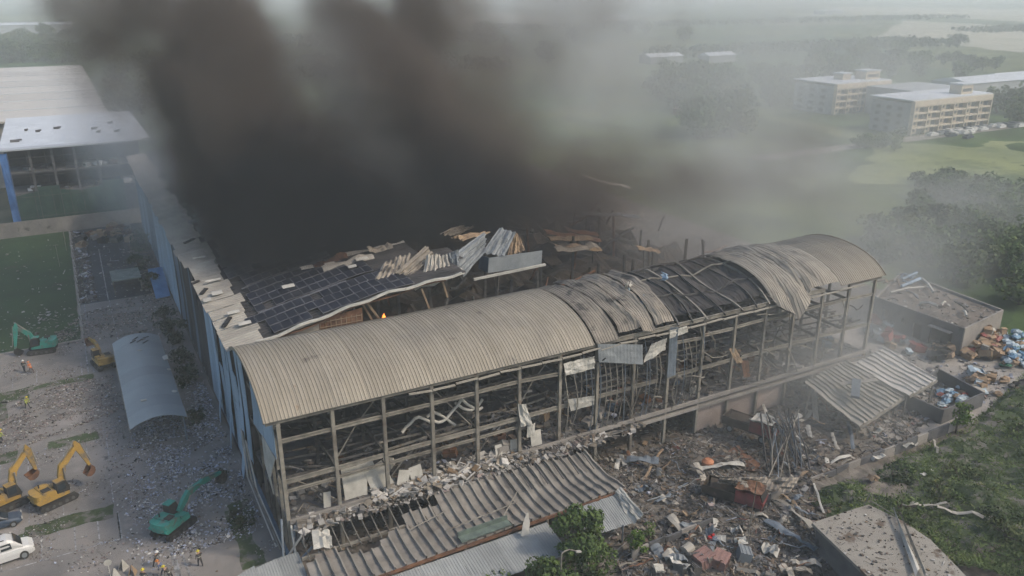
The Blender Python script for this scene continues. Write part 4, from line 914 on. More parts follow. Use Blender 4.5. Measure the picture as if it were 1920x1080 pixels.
excavator((-9.2, 10.6, 0), math.radians(40), 'teal', 'teal excavator reaching its long low arm towards the warehouse corner', (5.2, 3.2), (8.2, 2.6), -.8, 1)

# ------------------------------------------------------------------ parked vehicles
def wheel(parent, x, y, r=.36):
    b = MB(); s = 1 if y > 0 else -1; b.tube([(x, y-.12*s, r), (x, y+.1*s, r)], r, 16); w = b.build('wheel', M['rubber'], parent, local=True)
    b = MB(); b.tube([(x, y+.09*s, r), (x, y+.13*s, r)], r*.58, 12); b.build('rim', M['grey_sheet'], w, local=True)
def loft(b, secs):
    """secs: list of (x, [(y, z) ...]) closed sections"""
    n = len(secs[0][1]); base = len(b.v); V = [(x, y, z) for x, s in secs for y, z in s]; F = []
    for i in range(len(secs)-1):
        for k in range(n): k2 = (k+1) % n; F.append((i*n+k, i*n+k2, (i+1)*n+k2, (i+1)*n+k))
    F.append(tuple(range(n))[::-1]); F.append(tuple(range((len(secs)-1)*n, len(secs)*n))); b.add(V, F)
def sec(w, z0, z1, r=.12): return [(-w,z0),(w,z0),(w+.02,z0+(z1-z0)*.5),(w-r*.3,z1-r),(w-r*1.3,z1),(-w+r*1.3,z1),(-w+r*.3,z1-r),(-w-.02,z0+(z1-z0)*.5)]
def car(loc, rz_, m, label, kind='van'):
    t = empty('parked_van' if kind == 'van' else 'parked_car', loc, label, 'van' if kind == 'van' else 'car', None, rz_)
    b = MB()
    if kind == 'van':
        loft(b, [(-2.4,sec(.8,.45,.9)),(-2.35,sec(.88,.35,1.1)),(-1.0,sec(.92,.3,1.12)),(1.2,sec(.92,.3,1.1)),(2.05,sec(.88,.32,.98)),(2.38,sec(.78,.42,.8))]); b.build('body', m, t, local=True)
        b = MB(); loft(b, [(-2.32,sec(.80,1.08,1.5)),(-2.15,sec(.80,1.08,1.86,.16)),(-1.0,sec(.82,1.08,1.92,.18)),(.5,sec(.82,1.06,1.90,.18)),(.9,sec(.80,1.05,1.72,.16)),(1.55,sec(.80,1.02,1.16,.05))]); gh = b.build('cabin', m, t, local=True)
        b = MB()
        for s in (-1, 1):
            for (x0, x1) in ((-2.0,-1.15),(-1.05,-.2),(-.1,.75)): b.prism([(x0,s*.825,1.18),(x1,s*.825,1.18),(x1-.05,s*.80,1.66),(x0+.05,s*.80,1.66)], (0,s*.02,0))
        b.prism([(1.5,-.68,1.14),(1.5,.68,1.14),(.98,.62,1.72),(.98,-.62,1.72)], (.05,0,.04)); b.build('window', M['glass'], gh, local=True)
        b = MB(); b.beam((-2,-.6,1.95),(.3,-.6,1.95),.05); b.beam((-2,.6,1.95),(.3,.6,1.95),.05); b.build('roof_rail', M['rubber'], t, local=True)
        R, xx = .36, (-1.45, 1.5)
    else:
        loft(b, [(-2.2,sec(.75,.4,.85)),(-1.5,sec(.86,.3,.95)),(.9,sec(.88,.28,.92)),(2.0,sec(.82,.3,.78)),(2.25,sec(.7,.4,.65))]); b.build('body', m, t, local=True)
        b = MB(); loft(b, [(-1.7,sec(.72,.92,.98,.03)),(-1.0,sec(.68,.92,1.40,.14)),(.3,sec(.68,.92,1.42,.14)),(1.1,sec(.72,.9,.96,.03))]); gh = b.build('cabin', M['glass'], t, local=True)
        b = MB(); b.box((-.35,0,1.43), (1.4,1.1,.04)); b.build('roof', m, gh, local=True); R, xx = .33, (-1.35, 1.4)
    for x in xx:
        for y in (-.84, .84): wheel(t, x, y, R)
    if kind == 'van': t.scale = (1.08,1.05,1.28)
    for y in (-.62, .62):
        b = MB(); b.box((xx[1]+.83, y, .68), (.1,.34,.16)); b.build('headlight', M['white_sheet'], t, local=True)
        b = MB(); b.box((-2.36 if kind == 'van' else -2.14, y, .85), (.08,.14,.3)); b.build('tail_light', M['rust'], t, local=True)
    return t
M['white_paint'] = mat('white_car_paint', (.62,.62,.60), (.52,.52,.51), .35, .7, spec=.5); M['dark_paint'] = mat('dark_blue_car_paint', (.05,.07,.10), (.03,.045,.07), .3, .7, spec=.5)
M['pink_paint'] = mat('dusty_red_paint', (.22,.05,.05), (.10,.04,.04), .6, .7)
v_ = car((-24.0, 13.4, 0), math.radians(8), M['white_paint'], 'white minivan with roof rails at the bottom left edge')
c_ = car((-24.8, 19.6, 0), math.radians(5), M['dark_paint'], 'dark car half out of the picture behind the white minivan', 'car')

# ------------------------------------------------------------------ people
def person_mat(name, trousers, jacket, skin=(.32,.20,.14), zt=.86, zn=1.46):
    m = bpy.data.materials.new(name); m.use_nodes = True; N = m.node_tree.nodes; L = m.node_tree.links; b = N['Principled BSDF']; b.inputs['Roughness'].default_value = .85
    tc = N.new('ShaderNodeTexCoord'); s = N.new('ShaderNodeSeparateXYZ'); L.new(tc.outputs['Object'], s.inputs[0]); mr = N.new('ShaderNodeMapRange'); mr.inputs[2].default_value = 2.0; mr.inputs[4].default_value = 1.0; L.new(s.outputs[2], mr.inputs[0])
    r = N.new('ShaderNodeValToRGB'); r.color_ramp.interpolation = 'CONSTANT'; e = r.color_ramp.elements; e[0].color = (.02,.02,.02,1); e[1].position = .05; e[1].color = (*trousers, 1)
    for p_, c_ in ((zt/2, jacket), ((zt+.22)/2, (.45,.45,.38)), ((zt+.28)/2, jacket), (zn/2, skin)):
        q = e.new(p_); q.color = (*c_, 1)
    L.new(mr.outputs[0], r.inputs[0]); L.new(r.outputs[0], b.inputs['Base Color']); return m
def person(loc, rz_, label, mt, helmet, pose='stand'):
    lean, st = (.1, .16) if pose == 'stand' else (.22, .30)
    if pose == 'bend': lean = .5
    J = {'pel': (0,0,.95), 'sp': (lean*.35,0,1.18), 'ch': (lean*.7,0,1.38), 'nk': (lean*.95,0,1.52), 'hd': (lean+.03,0,1.64), 'ht': (lean+.03,0,1.76)}
    V = []; R = []; E_ = []; idx = {}
    def v(k, p, r): idx[k] = len(V); V.append(p); R.append(r)
    v('pel',J['pel'],(.17,.13)); v('sp',J['sp'],(.15,.12)); v('ch',J['ch'],(.19,.13)); v('nk',J['nk'],(.065,.065)); v('hd',J['hd'],(.10,.095)); v('ht',J['ht'],(.085,.08))
    for a, b_ in (('pel','sp'),('sp','ch'),('ch','nk'),('nk','hd'),('hd','ht')): E_.append((idx[a], idx[b_]))
    for s, f in ((1, st), (-1, -st)):
        v(f'hip{s}', (0, s*.10, .90), (.11,.11)); v(f'kn{s}', (f*.6+.03, s*.12, .50), (.075,.075)); v(f'an{s}', (f, s*.13, .10), (.05,.05)); v(f'to{s}', (f+.17, s*.15, .04), (.045,.035))
        v(f'sh{s}', (J['ch'][0], s*.20, 1.42), (.075,.075)); v(f'el{s}', (J['ch'][0]+.04-f*.3, s*.29, 1.15), (.052,.052)); v(f'wr{s}', (J['ch'][0]+.16-f*.4, s*.27, .93), (.038,.038)); v(f'ha{s}', (J['ch'][0]+.20-f*.4, s*.26, .84), (.045,.03))
        for a, b_ in (('pel',f'hip{s}'),(f'hip{s}',f'kn{s}'),(f'kn{s}',f'an{s}'),(f'an{s}',f'to{s}'),('ch',f'sh{s}'),(f'sh{s}',f'el{s}'),(f'el{s}',f'wr{s}'),(f'wr{s}',f'ha{s}')): E_.append((idx[a], idx[b_]))
    me = bpy.data.meshes.new('person'); me.from_pydata(V, E_, []); me.materials.append(mt)
    o = bpy.data.objects.new('person', me); col.objects.link(o); o.location = loc; o.rotation_euler = (0,0,rz_)
    md = o.modifiers.new('skin', 'SKIN'); sk = me.skin_vertices[0].data
    for i, r in enumerate(R): sk[i].radius = r
    sk[0].use_root = True; o.modifiers.new('sub', 'SUBSURF').levels = 1; o.modifiers['sub'].render_levels = 2
    tag(o, label, 'person')
    b = MB(); hx, hz = J['hd'][0], 1.70; rows = []
    for j in range(5):
        a = j/4*PI/2; rows.append([(hx+.145*math.cos(a)*math.cos(k*PI/6), .125*math.cos(a)*math.sin(k*PI/6), hz+.14*math.sin(a)) for k in range(13)])
    b.plate(rows, .015); b.tube([(hx,0,hz-.005),(hx,0,hz+.01)], .18, 14); b.build('helmet', helmet, o, local=True)
    return o
hy, hw, hr = mat('yellow_helmet', (.60,.50,.05), (.5,.42,.05), .4), mat('white_helmet', (.7,.7,.66), (.6,.6,.58), .4), mat('orange_helmet', (.6,.2,.04), (.5,.17,.03), .4)
pd = person_mat('dark_turnout_gear', (.03,.03,.035), (.05,.045,.04)); po = person_mat('orange_overalls', (.10,.07,.06), (.50,.14,.04)); pl = person_mat('lime_vest_clothes', (.05,.05,.06), (.33,.38,.06)); pb = person_mat('blue_clothes', (.04,.04,.06), (.10,.12,.2))
person((-22.9, 58.8, 0), 1.2, 'person in dark gear standing left of the person in orange', pd, hw)
person((-22.0, 57.9, 0), 2.4, 'person in an orange top standing in the far left car park', po, hr, 'walk')
person((-22.4, 46.4, 0), -1.0, 'person in a lime vest walking alone across the left rubble', pl, hy, 'walk')
person((-25.0, 38.2, 0), .4, 'person in a lime vest at the left edge of the picture', pl, hy)
person((-11.4, 5.5, 0), -.7, 'firefighter with a white helmet near the painted lines at bottom left', pd, hw, 'walk')
person((-7.8, 3.5, 0), 1.9, 'firefighter with a yellow helmet standing right of the painted lines', pd, hy)
person((-12.7, 3.2, 0), 1.0, 'firefighter with a yellow helmet cut off by the bottom edge left of the group', pd, hy)
person((-10.5, 2.6, 0), 2.6, 'firefighter with a yellow helmet bending at the bottom edge below the white helmet', pd, hy, 'bend')
person((-10.9, 3.7, 0), 2.6, 'person in blue crouching between the firefighters at the bottom edge', pb, hr, 'bend')
# traffic sign and white folded boards
sg = empty('round_sign', (-14.9, 4.6, 0), 'round white traffic sign on a pole at the bottom left edge', 'sign')
sp_ = at(207, 1080, .8); sg.location = (sp_.x, sp_.y, 0)
b = MB(); b.tube([(0,0,0),(0,0,2.3)], .035, 6); b.build('pole', M['white_sheet'], sg, local=True); b = MB(); b.tube([(0,-.04,2.3),(0,-.07,2.3)], .33, 16); b.build('sign_face', M['white_sheet'], sg, local=True)
for i, (u, v, m) in enumerate([(217,1082,'white_sheet'),(232,1066,'white_sheet'),(249,1076,'wood')]):
    p = at(u, v, 0); b = MB(); w = .42; b.plate([[(-w,-.3,0),(w,-.3,0)],[(-.05,0,1.0),(.05,0,1.0)],[(-w,.3,0),(w,.3,0)]], .03); o = b.build('folding_sign', M[m], local=True); o.location = p; o.rotation_euler = (0,0,.5*i+.2)
    tag(o, ['white folding sign lowest of the trio beside the round sign', 'white folding sign highest of the trio beside the round sign', 'tan folding sign right of the two white ones'][i], 'sign', 'folding signs at the bottom left')
# fence in the lower rubble yard: street lamp and masts
lp = empty('street_lamp', tuple(at(1050, 1140, 0)), 'grey street lamp with a drooping curved arm before the tree cluster', 'street lamp')
b = MB(); bp = at(1050, 1140, 0); top = at(1050, 1017, 0); hh = 5.9
b.tube([(0,0,0),(0,0,hh-.4),(.05,0,hh-.12),(.3,0,hh),(.8,0,hh+.0),(1.5,-.1,hh-.35)], [.09,.075,.07,.06,.055,.045], 8); b.build('pole', M['steel'], lp, local=True)
b = MB(); b.box((1.65,-.12,hh-.45), (.55,.22,.12), Euler((0,.35,0)).to_matrix()); b.build('lamp_head', M['white_sheet'], lp, local=True)
p0, p1 = at(1398, 1035, 0), at(1415, 888, 0)
b = MB(); b.tube([(p0.x, p0.y, 0), (p0.x+.6, p0.y+.2, 7.6)], .05, 5); tag(b.build('thin_mast', M['steel']), 'thin leaning pole standing alone in the rubble', 'pole')

# ------------------------------------------------------------------ half built block on the left
hb = empty('half_built_block', (-10, 150, 0), 'half built concrete block under blue and green netting beside a white roof', 'building')
FY = 137.0
for k, z in enumerate((4.6, 9.2, 13.8)):
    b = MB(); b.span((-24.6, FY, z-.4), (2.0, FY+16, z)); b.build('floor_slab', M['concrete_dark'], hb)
b = MB(); b.span((-25.5, FY-1.2, 18.7), (2.6, FY+1.8, 19.0)); b.build('roof_edge', M['flat_white'], hb)
b = MB(); b.span((-25.4, FY+1.81, 18.6), (4.6, FY+52, 18.9)); b.build('roof', M['flat_white'], hb)
b = MB(); b.span((-24.8, FY+9, .1), (2.2, FY+9.3, 18.5)); b.build('inner_wall', M['soot_shade'], hb)  # plain dark wall behind the open floors
for i in range(7):
    x = -24.2+i*4.3; b = MB(); b.span((x-.25, FY+.1, 0), (x+.25, FY+.6, 18.55)); b.build('column', M['concrete_dark'], hb)
M['net_green'] = mat('green_netting', (.035,.075,.055), (.02,.05,.04), .9, .5); M['net_blue'] = mat('blue_tarpaulin', (.06,.16,.38), (.04,.10,.25), .7, .4)
for i in range(6):
    x0 = -23.9+i*4.3; sheet([(x0, FY-.35, 1.0), (x0+4.2, FY-.35, 1.0), (x0+4.2, FY-.35, 9.6+math.sin(i*2.1)), (x0, FY-.35, 9.6+math.sin(i*2.1-1))], None, n=8, bend=.18, seed=i).build('netting', M['net_green'] if i < 5 else M['concrete_dark'], hb)
for z0_, z1_ in ((.2,6),(6,12),(12,18.2)): sheet([(-25.4, FY-.6, z0_), (-23.9, FY-.6, z0_), (-23.9, FY-.6, z1_), (-25.4, FY-.6, z1_)], None, n=6, bend=.2, seed=z0_).build('tarpaulin', M['net_blue'], hb)
for i in range(8):
    x = -24+i*3.5; b = MB(); b.tube([(x, FY-.8, 0), (x, FY-.8, 18)], .04, 4); b.build('scaffold_pole', M['steel_dark'], hb)
for z in (4.0, 8.5, 13.0, 17.0):
    b = MB(); b.tube([(-24, FY-.85, z), (2, FY-.85, z)], .04, 4); b.build('scaffold_pole', M['steel_dark'], hb)
for i, (x, y, s) in enumerate([(-22.5,147,2.2),(-18,160,1.2),(-14,163,1.6),(-6,158,1.4),(-5.4,152,1.0),(-1.5,151,1.2),(-2,166,1.2),(-20.5,163,.8)]):
    b = MB(); b.box((x, y, 19.15), (s*.8, s*.4, .5)); b.box((x+s*.4, y+.2, 19.3), (s*.5, s*.3, .3)); tag(b.build('rooftop_crate', M['steel_dark'] if i % 3 else M['concrete_dark']), 'small pile of building gear on the flat white roof of the half built block', 'crate', 'gear on the flat white roof')
b = MB(); b.span((-60, 135.9, 0), (.5, 136.1, 3.4)); tag(b.build('boundary_wall', M['concrete']), 'grey concrete wall at the far edge of the lawn below the half built block', 'wall')
for k, z in enumerate((4.6, 9.2, 13.8)):     # building stuff left lying on the open floors
    zz = z+.02; HK = random.Random(40+k)
    for i in range(9):
        x = HK.uniform(-23, 1); s = HK.uniform(.4, 1.3); b = MB(); b.box((x, FY+HK.uniform(1, 4), zz+s*.35), (s*1.6, s, s*.7), Matrix.Rotation(HK.uniform(0,3),3,'Z')); b.box((x+s, FY+2, zz+s*.2), (s*.8, s*.6, s*.4))
        tag(b.build('stacked_material', M[HK.choice(['flat_white','steel_dark','grey_sheet','wood'])]), f'stack of building material on open floor {k+1} of the half built block', 'stack', 'material on the open floors')
# container heap at the end of the road
HR = random.Random(6)
for i in range(26):
    x, y = HR.uniform(-13.6, -1.5), HR.uniform(119, 134); s = HR.uniform(.6, 1.8); b = MB(); b.box((x, y, s*.4), (s*1.5, s, s*.8), Matrix.Rotation(HR.uniform(0,3),3,'Z')); b.box((x+.3, y, s*.9), (s*.7, s*.6, s*.3), Matrix.Rotation(HR.uniform(0,3),3,'Z'))
    tag(b.build('road_debris', M[HR.choice(['rust','steel_dark','concrete','wood','char','blue_dark'])]), 'dark heap of wreckage dumped at the far end of the dark road', 'debris', 'wreckage at the end of the dark road')
# big white roofed hall behind
wr_ = empty('white_roofed_hall', (-20, 280, 0), 'large hall with a smooth warm white roof at the upper left', 'hall')
b = MB(); b.span((-60, 192, 0), (-1.6, 370, 17.3)); b.build('wall', M['concrete'], wr_)
for i in range(8):
    y0 = 191+i*22.6; z = 17.9; b = MB(); b.span((-61, y0, 17.35), (-.6, y0+22.5, 17.9+.02*i)); b.build('roof_panel', M['white_roof'], wr_)
    b = MB(); b.span((-61, y0+22.2, 17.93+.02*i), (-.6, y0+22.62, 18.1)); b.build('roof_seam', M['flat_white'], wr_)

# ------------------------------------------------------------------ far blocks on the right
M['cream_wall'] = mat('cream_wall', (.58,.50,.39), (.50,.44,.35), .8, .1); M['grey_wall'] = mat('grey_and_shaded_wall', (.32,.34,.35), (.27,.29,.30), .8, .1); M['far_glass'] = mat('far_window_glass', (.10,.11,.12), (.07,.08,.09), .3, .5)
def block(name, lab, x0, y0, w, d, h, bays, floors, tower=None):
    t = empty(name, (x0, y0, 0), lab, 'building', 'cream blocks beyond the scrub')
    b = MB(); b.span((0,0,0), (w,d,h)); b.build('wall', M['grey_wall'], t, local=True)  # grey puts the shaded side faces into the wall colour
    fh = (h-1.2)/floors; bw = w/bays
    b = MB()
    for k in range(floors+1): b.span((-.3,-1.5,k*fh-.12+(.2 if k == 0 else 0)), (w+.3,-.02,k*fh+.5)) if k else None
    b.span((-.3,-1.6,h-1.0), (w+.3,-.01,h+.9)); b.build('balcony_band', M['cream_wall'], t, local=True)
    for i in range(bays+1):
        b = MB(); b.span((i*bw-.25,-1.7,0), (i*bw+.25,-.03,h-1.02)); b.build('pillar', M['cream_wall'], t, local=True)
    for k in range(floors):
        for i in range(bays):
            b = MB(); x = i*bw; z = k*fh; b.span((x+bw*.08,-.35,z+.6), (x+bw*.58,-.021,z+fh-.3)); b.build('wall_panel', M['cream_wall'], t, local=True)
            b = MB(); b.span((x+bw*.6,-.18,z+.2), (x+bw*.92,-.022,z+fh-.5)); b.build('window', M['far_glass'], t, local=True)
            b = MB(); b.span((x+bw*.2,-.42,z+fh*.45), (x+bw*.42,-.36,z+fh*.8)); b.build('window', M['far_glass'], t, local=True)
    b = MB(); b.span((-.8,-.9,h+.91), (w+.8,d+.8,h+1.3)); b.build('roof', M['flat_white'], t, local=True)
    for j in range(floors):
        for i in range(3):
            b = MB(); y = d*(.2+.28*i); b.span((-.12,y,j*fh+.9), (-.01,y+d*.12,j*fh+2.2)); b.build('window', M['far_glass'], t, local=True)
    for (tx, ty, tw, td, th) in tower or []:
        b = MB(); b.span((tx,ty,h+1.31), (tx+tw,ty+td,h+1.31+th)); s = b.build('stair_head', M['cream_wall'], t, local=True); b = MB(); b.span((tx-.4,ty-.4,h+1.33+th), (tx+tw+.4,ty+td+.4,h+1.8+th)); b.build('roof', M['flat_white'], s, local=True)
        b = MB(); b.span((tx+.8,ty-.05,h+2.2), (tx+tw-.8,ty-.01,h+th)); b.build('window', M['far_glass'], s, local=True)
block('cream_block', 'nearer five storey cream block with balconies and a stair tower on its roof', 260.5, 128, 46, 17, 11.6, 6, 4, [(31,2,7,5,3.4)])
block('cream_block', 'farther cream block half hidden behind the nearer one', 278, 178, 34, 22, 12.0, 5, 4, [(24,4,9,6,3.4),(14,8,5,5,2.4)])
b = MB(); b.span((296, 150, 0), (330, 176, 11.5)); tag(b.build('link_block', M['grey_wall']), 'grey linking wing between the two cream blocks', 'building')
for i, (u, v, w, d, h, lab) in enumerate([(1850,148,60,22,6,'long low pale shed on the horizon side of the cream blocks'),(1905,142,40,20,6,'pale shed at the right edge above the cream blocks'),(1240,105,30,14,5,'low pale shed far off in the fields left of centre right'),(1345,103,26,12,5,'second low pale shed in the far fields'),(60,45,90,60,10,'very long pale warehouse roof at the top left edge'),(1555,20,60,30,8,'pale hamlet roofs near the top right'),(1150,31,60,16,6,'thin pale roof far away at the top centre')]):
    p = at(u, v, h); t = empty('far_shed', (p.x, p.y, 0), lab, 'shed')
    b = MB(); b.span((-w/2,-d/2,0), (w/2,d/2,h)); b.build('wall', M['grey_wall'], t, local=True)
    b = MB(); b.prism([(-w/2-.5,-d/2-.5,h+.01),(w/2+.5,-d/2-.5,h+.01),(w/2+.5,d/2+.5,h+.01),(w/2+.5,0,h+2),(-w/2-.5,0,h+2),(-w/2-.5,d/2+.5,h+.01)][:0] or [(-w/2-.5,-d/2-.5,h+.01),(-w/2-.5,d/2+.5,h+.01),(-w/2-.5,0,h+2.2)], (w+1,0,0)); b.build('roof', M['flat_white'], t, local=True)
FR = random.Random(31)
for i in range(34):
    u = FR.uniform(1700, 1880); v = 232+FR.uniform(0, 22)-(u-1700)*.06+ (14 if i % 6 == 0 else 0); p = at(u, v, 0)
    if p.y > 124.5: p.y = 124.5-FR.uniform(0, 6)
    b = MB(); s = FR.choice(((2.2,.9,.8),(2.2,.9,.9))); b.box((0,0,.75), (4.4,1.8,.8)); b.box((-.2,0,1.35), (2.4,1.6,.5)); 
    o = b.build('far_car', M[FR.choice(['white_paint','white_paint','dark_paint','grey_sheet'])], local=True); o.location = (p.x, p.y, 0); o.rotation_euler = (0,0,FR.choice((0,1.57))+FR.uniform(-.1,.1))
    tag(o, 'tiny parked car in front of the nearer cream block', 'car', 'cars parked before the cream block')
for i, (u, v) in enumerate([(1398,200),(1312,210),(1270,215),(1285,212)]):
    p = at(u, v, 0); b = MB(); b.box((0,0,1.6), (7,2.6,2.6)); b.box((4.2,0,1.2), (1.6,2.4,2.0)); o = b.build('far_truck', M[['white_paint','white_paint','rust','rust'][i]], local=True); o.location = (p.x, p.y, 0); o.rotation_euler = (0,0,.3*i)
    tag(o, ['white truck parked alone on the far field road', 'white truck parked left of the lone white truck', 'rusty truck left of the white trucks', 'rusty truck beside the other rusty one'][i], 'truck')
set_geo('field_road', .05, 180, 119, 360, 126, M['concrete'])

# ------------------------------------------------------------------ rubble
def inpoly(x, y, poly):
    c = False; n = len(poly)
    for i in range(n):
        (x1, y1), (x2, y2) = poly[i], poly[(i+1) % n]
        if (y1 > y) != (y2 > y) and x < (x2-x1)*(y-y1)/(y2-y1)+x1: c = not c
    return c
def bits(name, label, poly, n, cols, smin, smax, z, seed, dens=None, stick=.2, flat=.5, tilt=.6, dust=(.15,.55)):
    """many loose pieces (plates, lumps, sticks) joined into one uncountable litter"""
    R = random.Random(seed); b = MB(); x0, x1 = min(p[0] for p in poly), max(p[0] for p in poly); y0, y1 = min(p[1] for p in poly), max(p[1] for p in poly); k = 0; tries = 0
    tot = sum(c[1] for c in cols)
    while k < n and tries < n*30:
        tries += 1; x, y = R.uniform(x0, x1), R.uniform(y0, y1)
        if not inpoly(x, y, poly): continue
        if dens and R.random() > dens(x, y): continue
        k += 1; r = R.uniform(0, tot)
        for c, w in cols:
            r -= w
            if r <= 0: break
        g = R.uniform(.6, 1.1); d_ = R.uniform(*dust); b.cc = tuple(min(1, lerp(q*g, k_, d_)) for q, k_ in zip(c, (.17,.155,.14)))
        s = smin*(smax/smin)**(R.random()**1.6); E_ = Euler((R.gauss(0, tilt*.5), R.gauss(0, tilt*.5), R.uniform(0, 6.3))).to_matrix(); zz = z(x, y) if callable(z) else z
        q = R.random()
        if q < stick: b.box((x, y, zz+.06+s*.1), (s*2.6, s*.14, s*.12), E_)
        elif q < stick+flat:
            t = .03; a, e, d, f = s*R.uniform(.5,1), s*R.uniform(.4,.9), s*R.uniform(.4,1), R.uniform(-.3,.3)*s
            P = [Vector(p) for p in ((-a,-e,0),(a,-d,f),(a*.8,e,0),(-a*.9,d,f*.5))]; P = [E_ @ p*.6+Vector((x,y,zz+.05+s*.12)) for p in P]; b.add(P+[p-Vector((0,0,t)) for p in P], MB.BF)
        else: b.box((x, y, zz+s*.18), (s*R.uniform(.5,1), s*R.uniform(.4,.8), s*R.uniform(.25,.6)), E_)
    o = b.build(name, M['litter']); return tag(o, label, kind='stuff')
W_, G_, BR, DK, BL, PK, RD, BE, TN = (.64,.62,.58), (.24,.24,.24), (.15,.11,.08), (.035,.035,.035), (.52,.56,.68), (.38,.30,.28), (.30,.07,.05), (.33,.29,.23), (.28,.19,.11)
def moundz(x, y):
    if y > -.3 or y < -22: return .02
    f = max(0, min(1, (x-24)/8))*max(0, min(1, (66-x)/8))*min(1, (-y)/3)*min(1, (22+y)/4)
    return .02+f*max(0, .55+.95*fbm(x*.16, y*.16, 2)+.35*fbm(x*.6, y*.6, 5))
rows = [[(x, y, moundz(x, y)) for x in np.arange(22, 67, .8)] for y in np.arange(-24, 0, .8)]
b = MB(); b.plate(rows, .05); tag(b.build('rubble_mound', mat('brown_rubble', (.18,.16,.135), (.08,.072,.062), .95, .6, bump=.8, bscale=3, spots=[((.04,.037,.034), .35, .60), ((.26,.24,.21), 1.3, .66)])), kind='stuff')
yardpoly = [(24,-1),(80,-1),(86,-8),(70,-14.5),(52,-15.5),(49,-22),(36,-30),(22,-24),(27,-14),(26,-3)]
bits('rubble', 'broken boards, metal and masonry strewn between the frame and the perimeter wall', yardpoly, 21000, [(W_,.9),(G_,5),(BR,5),(DK,5),(BE,2.4),(PK,.8),(BL,.2),(RD,.08),(TN,2)], .10, .75, moundz, 3, stick=.42, flat=.40,
     dens=lambda x, y: (.35+.65*max(0, min(1, .5+1.3*fbm(x*.12, y*.12, 9))))*(1 if x < 62 else .35))
fine = lambda x, y: max(.02, min(1, .22+2.3*fbm(x*.13, y*.16, 3)+.8*fbm(x*.5, y*.5, 8)))
lot = [(-34,2),(-.8,2),(-.8,66),(-15,66),(-34,66)]
bits('paper_litter', 'pale paper and insulation scraps scattered over the left car park', lot, 12000, [(W_,4),(G_,3),(BE,3),(PK,3),(BL,1.5),(DK,1),(BR,1.5)], .04, .24, .015, 5, dust=(0,.2), dens=fine, stick=.12, flat=.6)
bits('paper_litter', 'dense bluish white litter between the teal excavator and the warehouse wall', [(-13.5,6),(-1.2,6),(-1.2,44),(-5,44),(-13.5,28)], 9000, [(W_,4),(BL,6),(G_,3),(DK,2.4),(BR,1)], .05, .32, .015, 6, dust=(0,.15), stick=.12, flat=.6, dens=lambda x, y: max(.06, min(1, .55+1.6*fbm(x*.3, y*.3, 7)))*max(0, min(1, (x+13.5+2*fbm(x*.2, y*.3, 2))/5)))  # blue bits put the bluish shade beside the wall into the litter
bits('rubble', 'pinkish grey rubble band across the far car park', [(-18,66),(-.8,66),(-.8,84),(-6,84),(-14,80),(-19,72)], 5200, [(PK,4),(W_,1.2),(G_,4),(DK,1.5),(BE,2)], .06, .38, .02, 7, dust=(0,.2), stick=.12, flat=.5, dens=lambda x, y: max(.1, min(1, .5+1.5*fbm(x*.2, y*.3, 1))))
bits('rubble', 'pinkish grey rubble field beside the far left car park', [(-27,34),(-12,40),(-12,52),(-22,51),(-27,44)], 5200, [(PK,3.4),(W_,1.6),(G_,3),(DK,1),(BE,2)], .05, .32, .015, 8, dust=(0,.2), stick=.12, flat=.55, dens=lambda x, y: max(.1, min(1, .5+1.7*fbm(x*.25, y*.4, 4))))
bits('paper_litter', 'white scraps sprinkled on the lawn', [(-40,68),(-15.5,68),(-15.5,130),(-40,130)], 420, [(W_,4),(BE,1)], .1, .7, .02, 9, stick=.15, flat=.7, dens=lambda x, y: 1 if y < 85 else .15)
bits('road_litter', 'dark wreckage lining both sides of the dark road', [(-14.6,84),(-12.2,84),(-12.2,134),(-14.6,134)], 900, [(G_,2),(DK,3),(BL,1.5),(W_,.8),(BR,2)], .12, 1.0, .02, 10)
bits('road_litter', 'wreckage along the foot of the warehouse wall', [(-4.6,84),(-.7,84),(-.7,134),(-4.6,134)], 1100, [(G_,2),(DK,3),(BR,3),(W_,.6)], .12, 1.0, .02, 11)
bits('road_litter', 'bits of wreckage lying on the dark road', [(-12,84),(-4.6,84),(-4.6,134),(-12,134)], 260, [(G_,2),(W_,1.5),(BL,1)], .1, .7, .02, 12)
deck = [(.3,.3),(78,.3),(78,9),(.3,9)]
bits('deck_clutter', 'smashed goods and insulation covering the first floor of the frame', deck, 4200, [(W_,.9),(G_,2.4),(BR,3),(DK,6),(BE,1.6),(TN,1.0),(RD,.15),(BL,.2)], .12, .95, Z0, 13, stick=.3, flat=.4)
bits('deck_clutter', 'scraps left on the upper deck of the frame', [(.3,.6),(77,.6),(77,13.5),(.3,13.5)], 1300, [(G_,2),(DK,6),(BR,2),(W_,.3),(TN,.5)], .12, 1.0, Z2+.1, 14, stick=.45, flat=.4)
bits('roof_litter', 'small scraps along the joint between the frame and the lean-to roof', [(.5,-2.2),(40,-2.2),(40,.2),(.5,.2)], 1900, [(W_,6),(BE,4),(BR,2),(G_,2),(PK,1)], .10, .95, lambda x, y: 4.35+.25*y*.3, 15, dens=lambda x, y: 1 if x < 34 else .3)
bits('rubble', 'grey rubble in the yard behind the ribbed canopies', [(74,0),(88,8),(97,-2),(100,-9),(88,-13),(72,-12),(66,-6)], 2600, [(G_,4),(W_,1.5),(DK,3),(BL,1),(PK,.8),(RD,.3)], .1, .8, .02, 16, dens=lambda x, y: max(.08, min(1, .45+1.6*fbm(x*.2, y*.2, 6))))
bits('rubble', 'bricks and boards strewn inside the right end of the frame', [(60,.5),(80,.5),(80,14),(60,14)], 1600, [(G_,3),(W_,1.6),(BR,2),(TN,1),(DK,2)], .12, .9, .02, 17)
bits('roof_litter', 'scattered chips on the concrete outbuilding roof', [(c.x, c.y) for c in ins], 420, [(G_,2),(BR,2),(W_,1.5),(DK,1)], .1, .7, 3.96, 18)
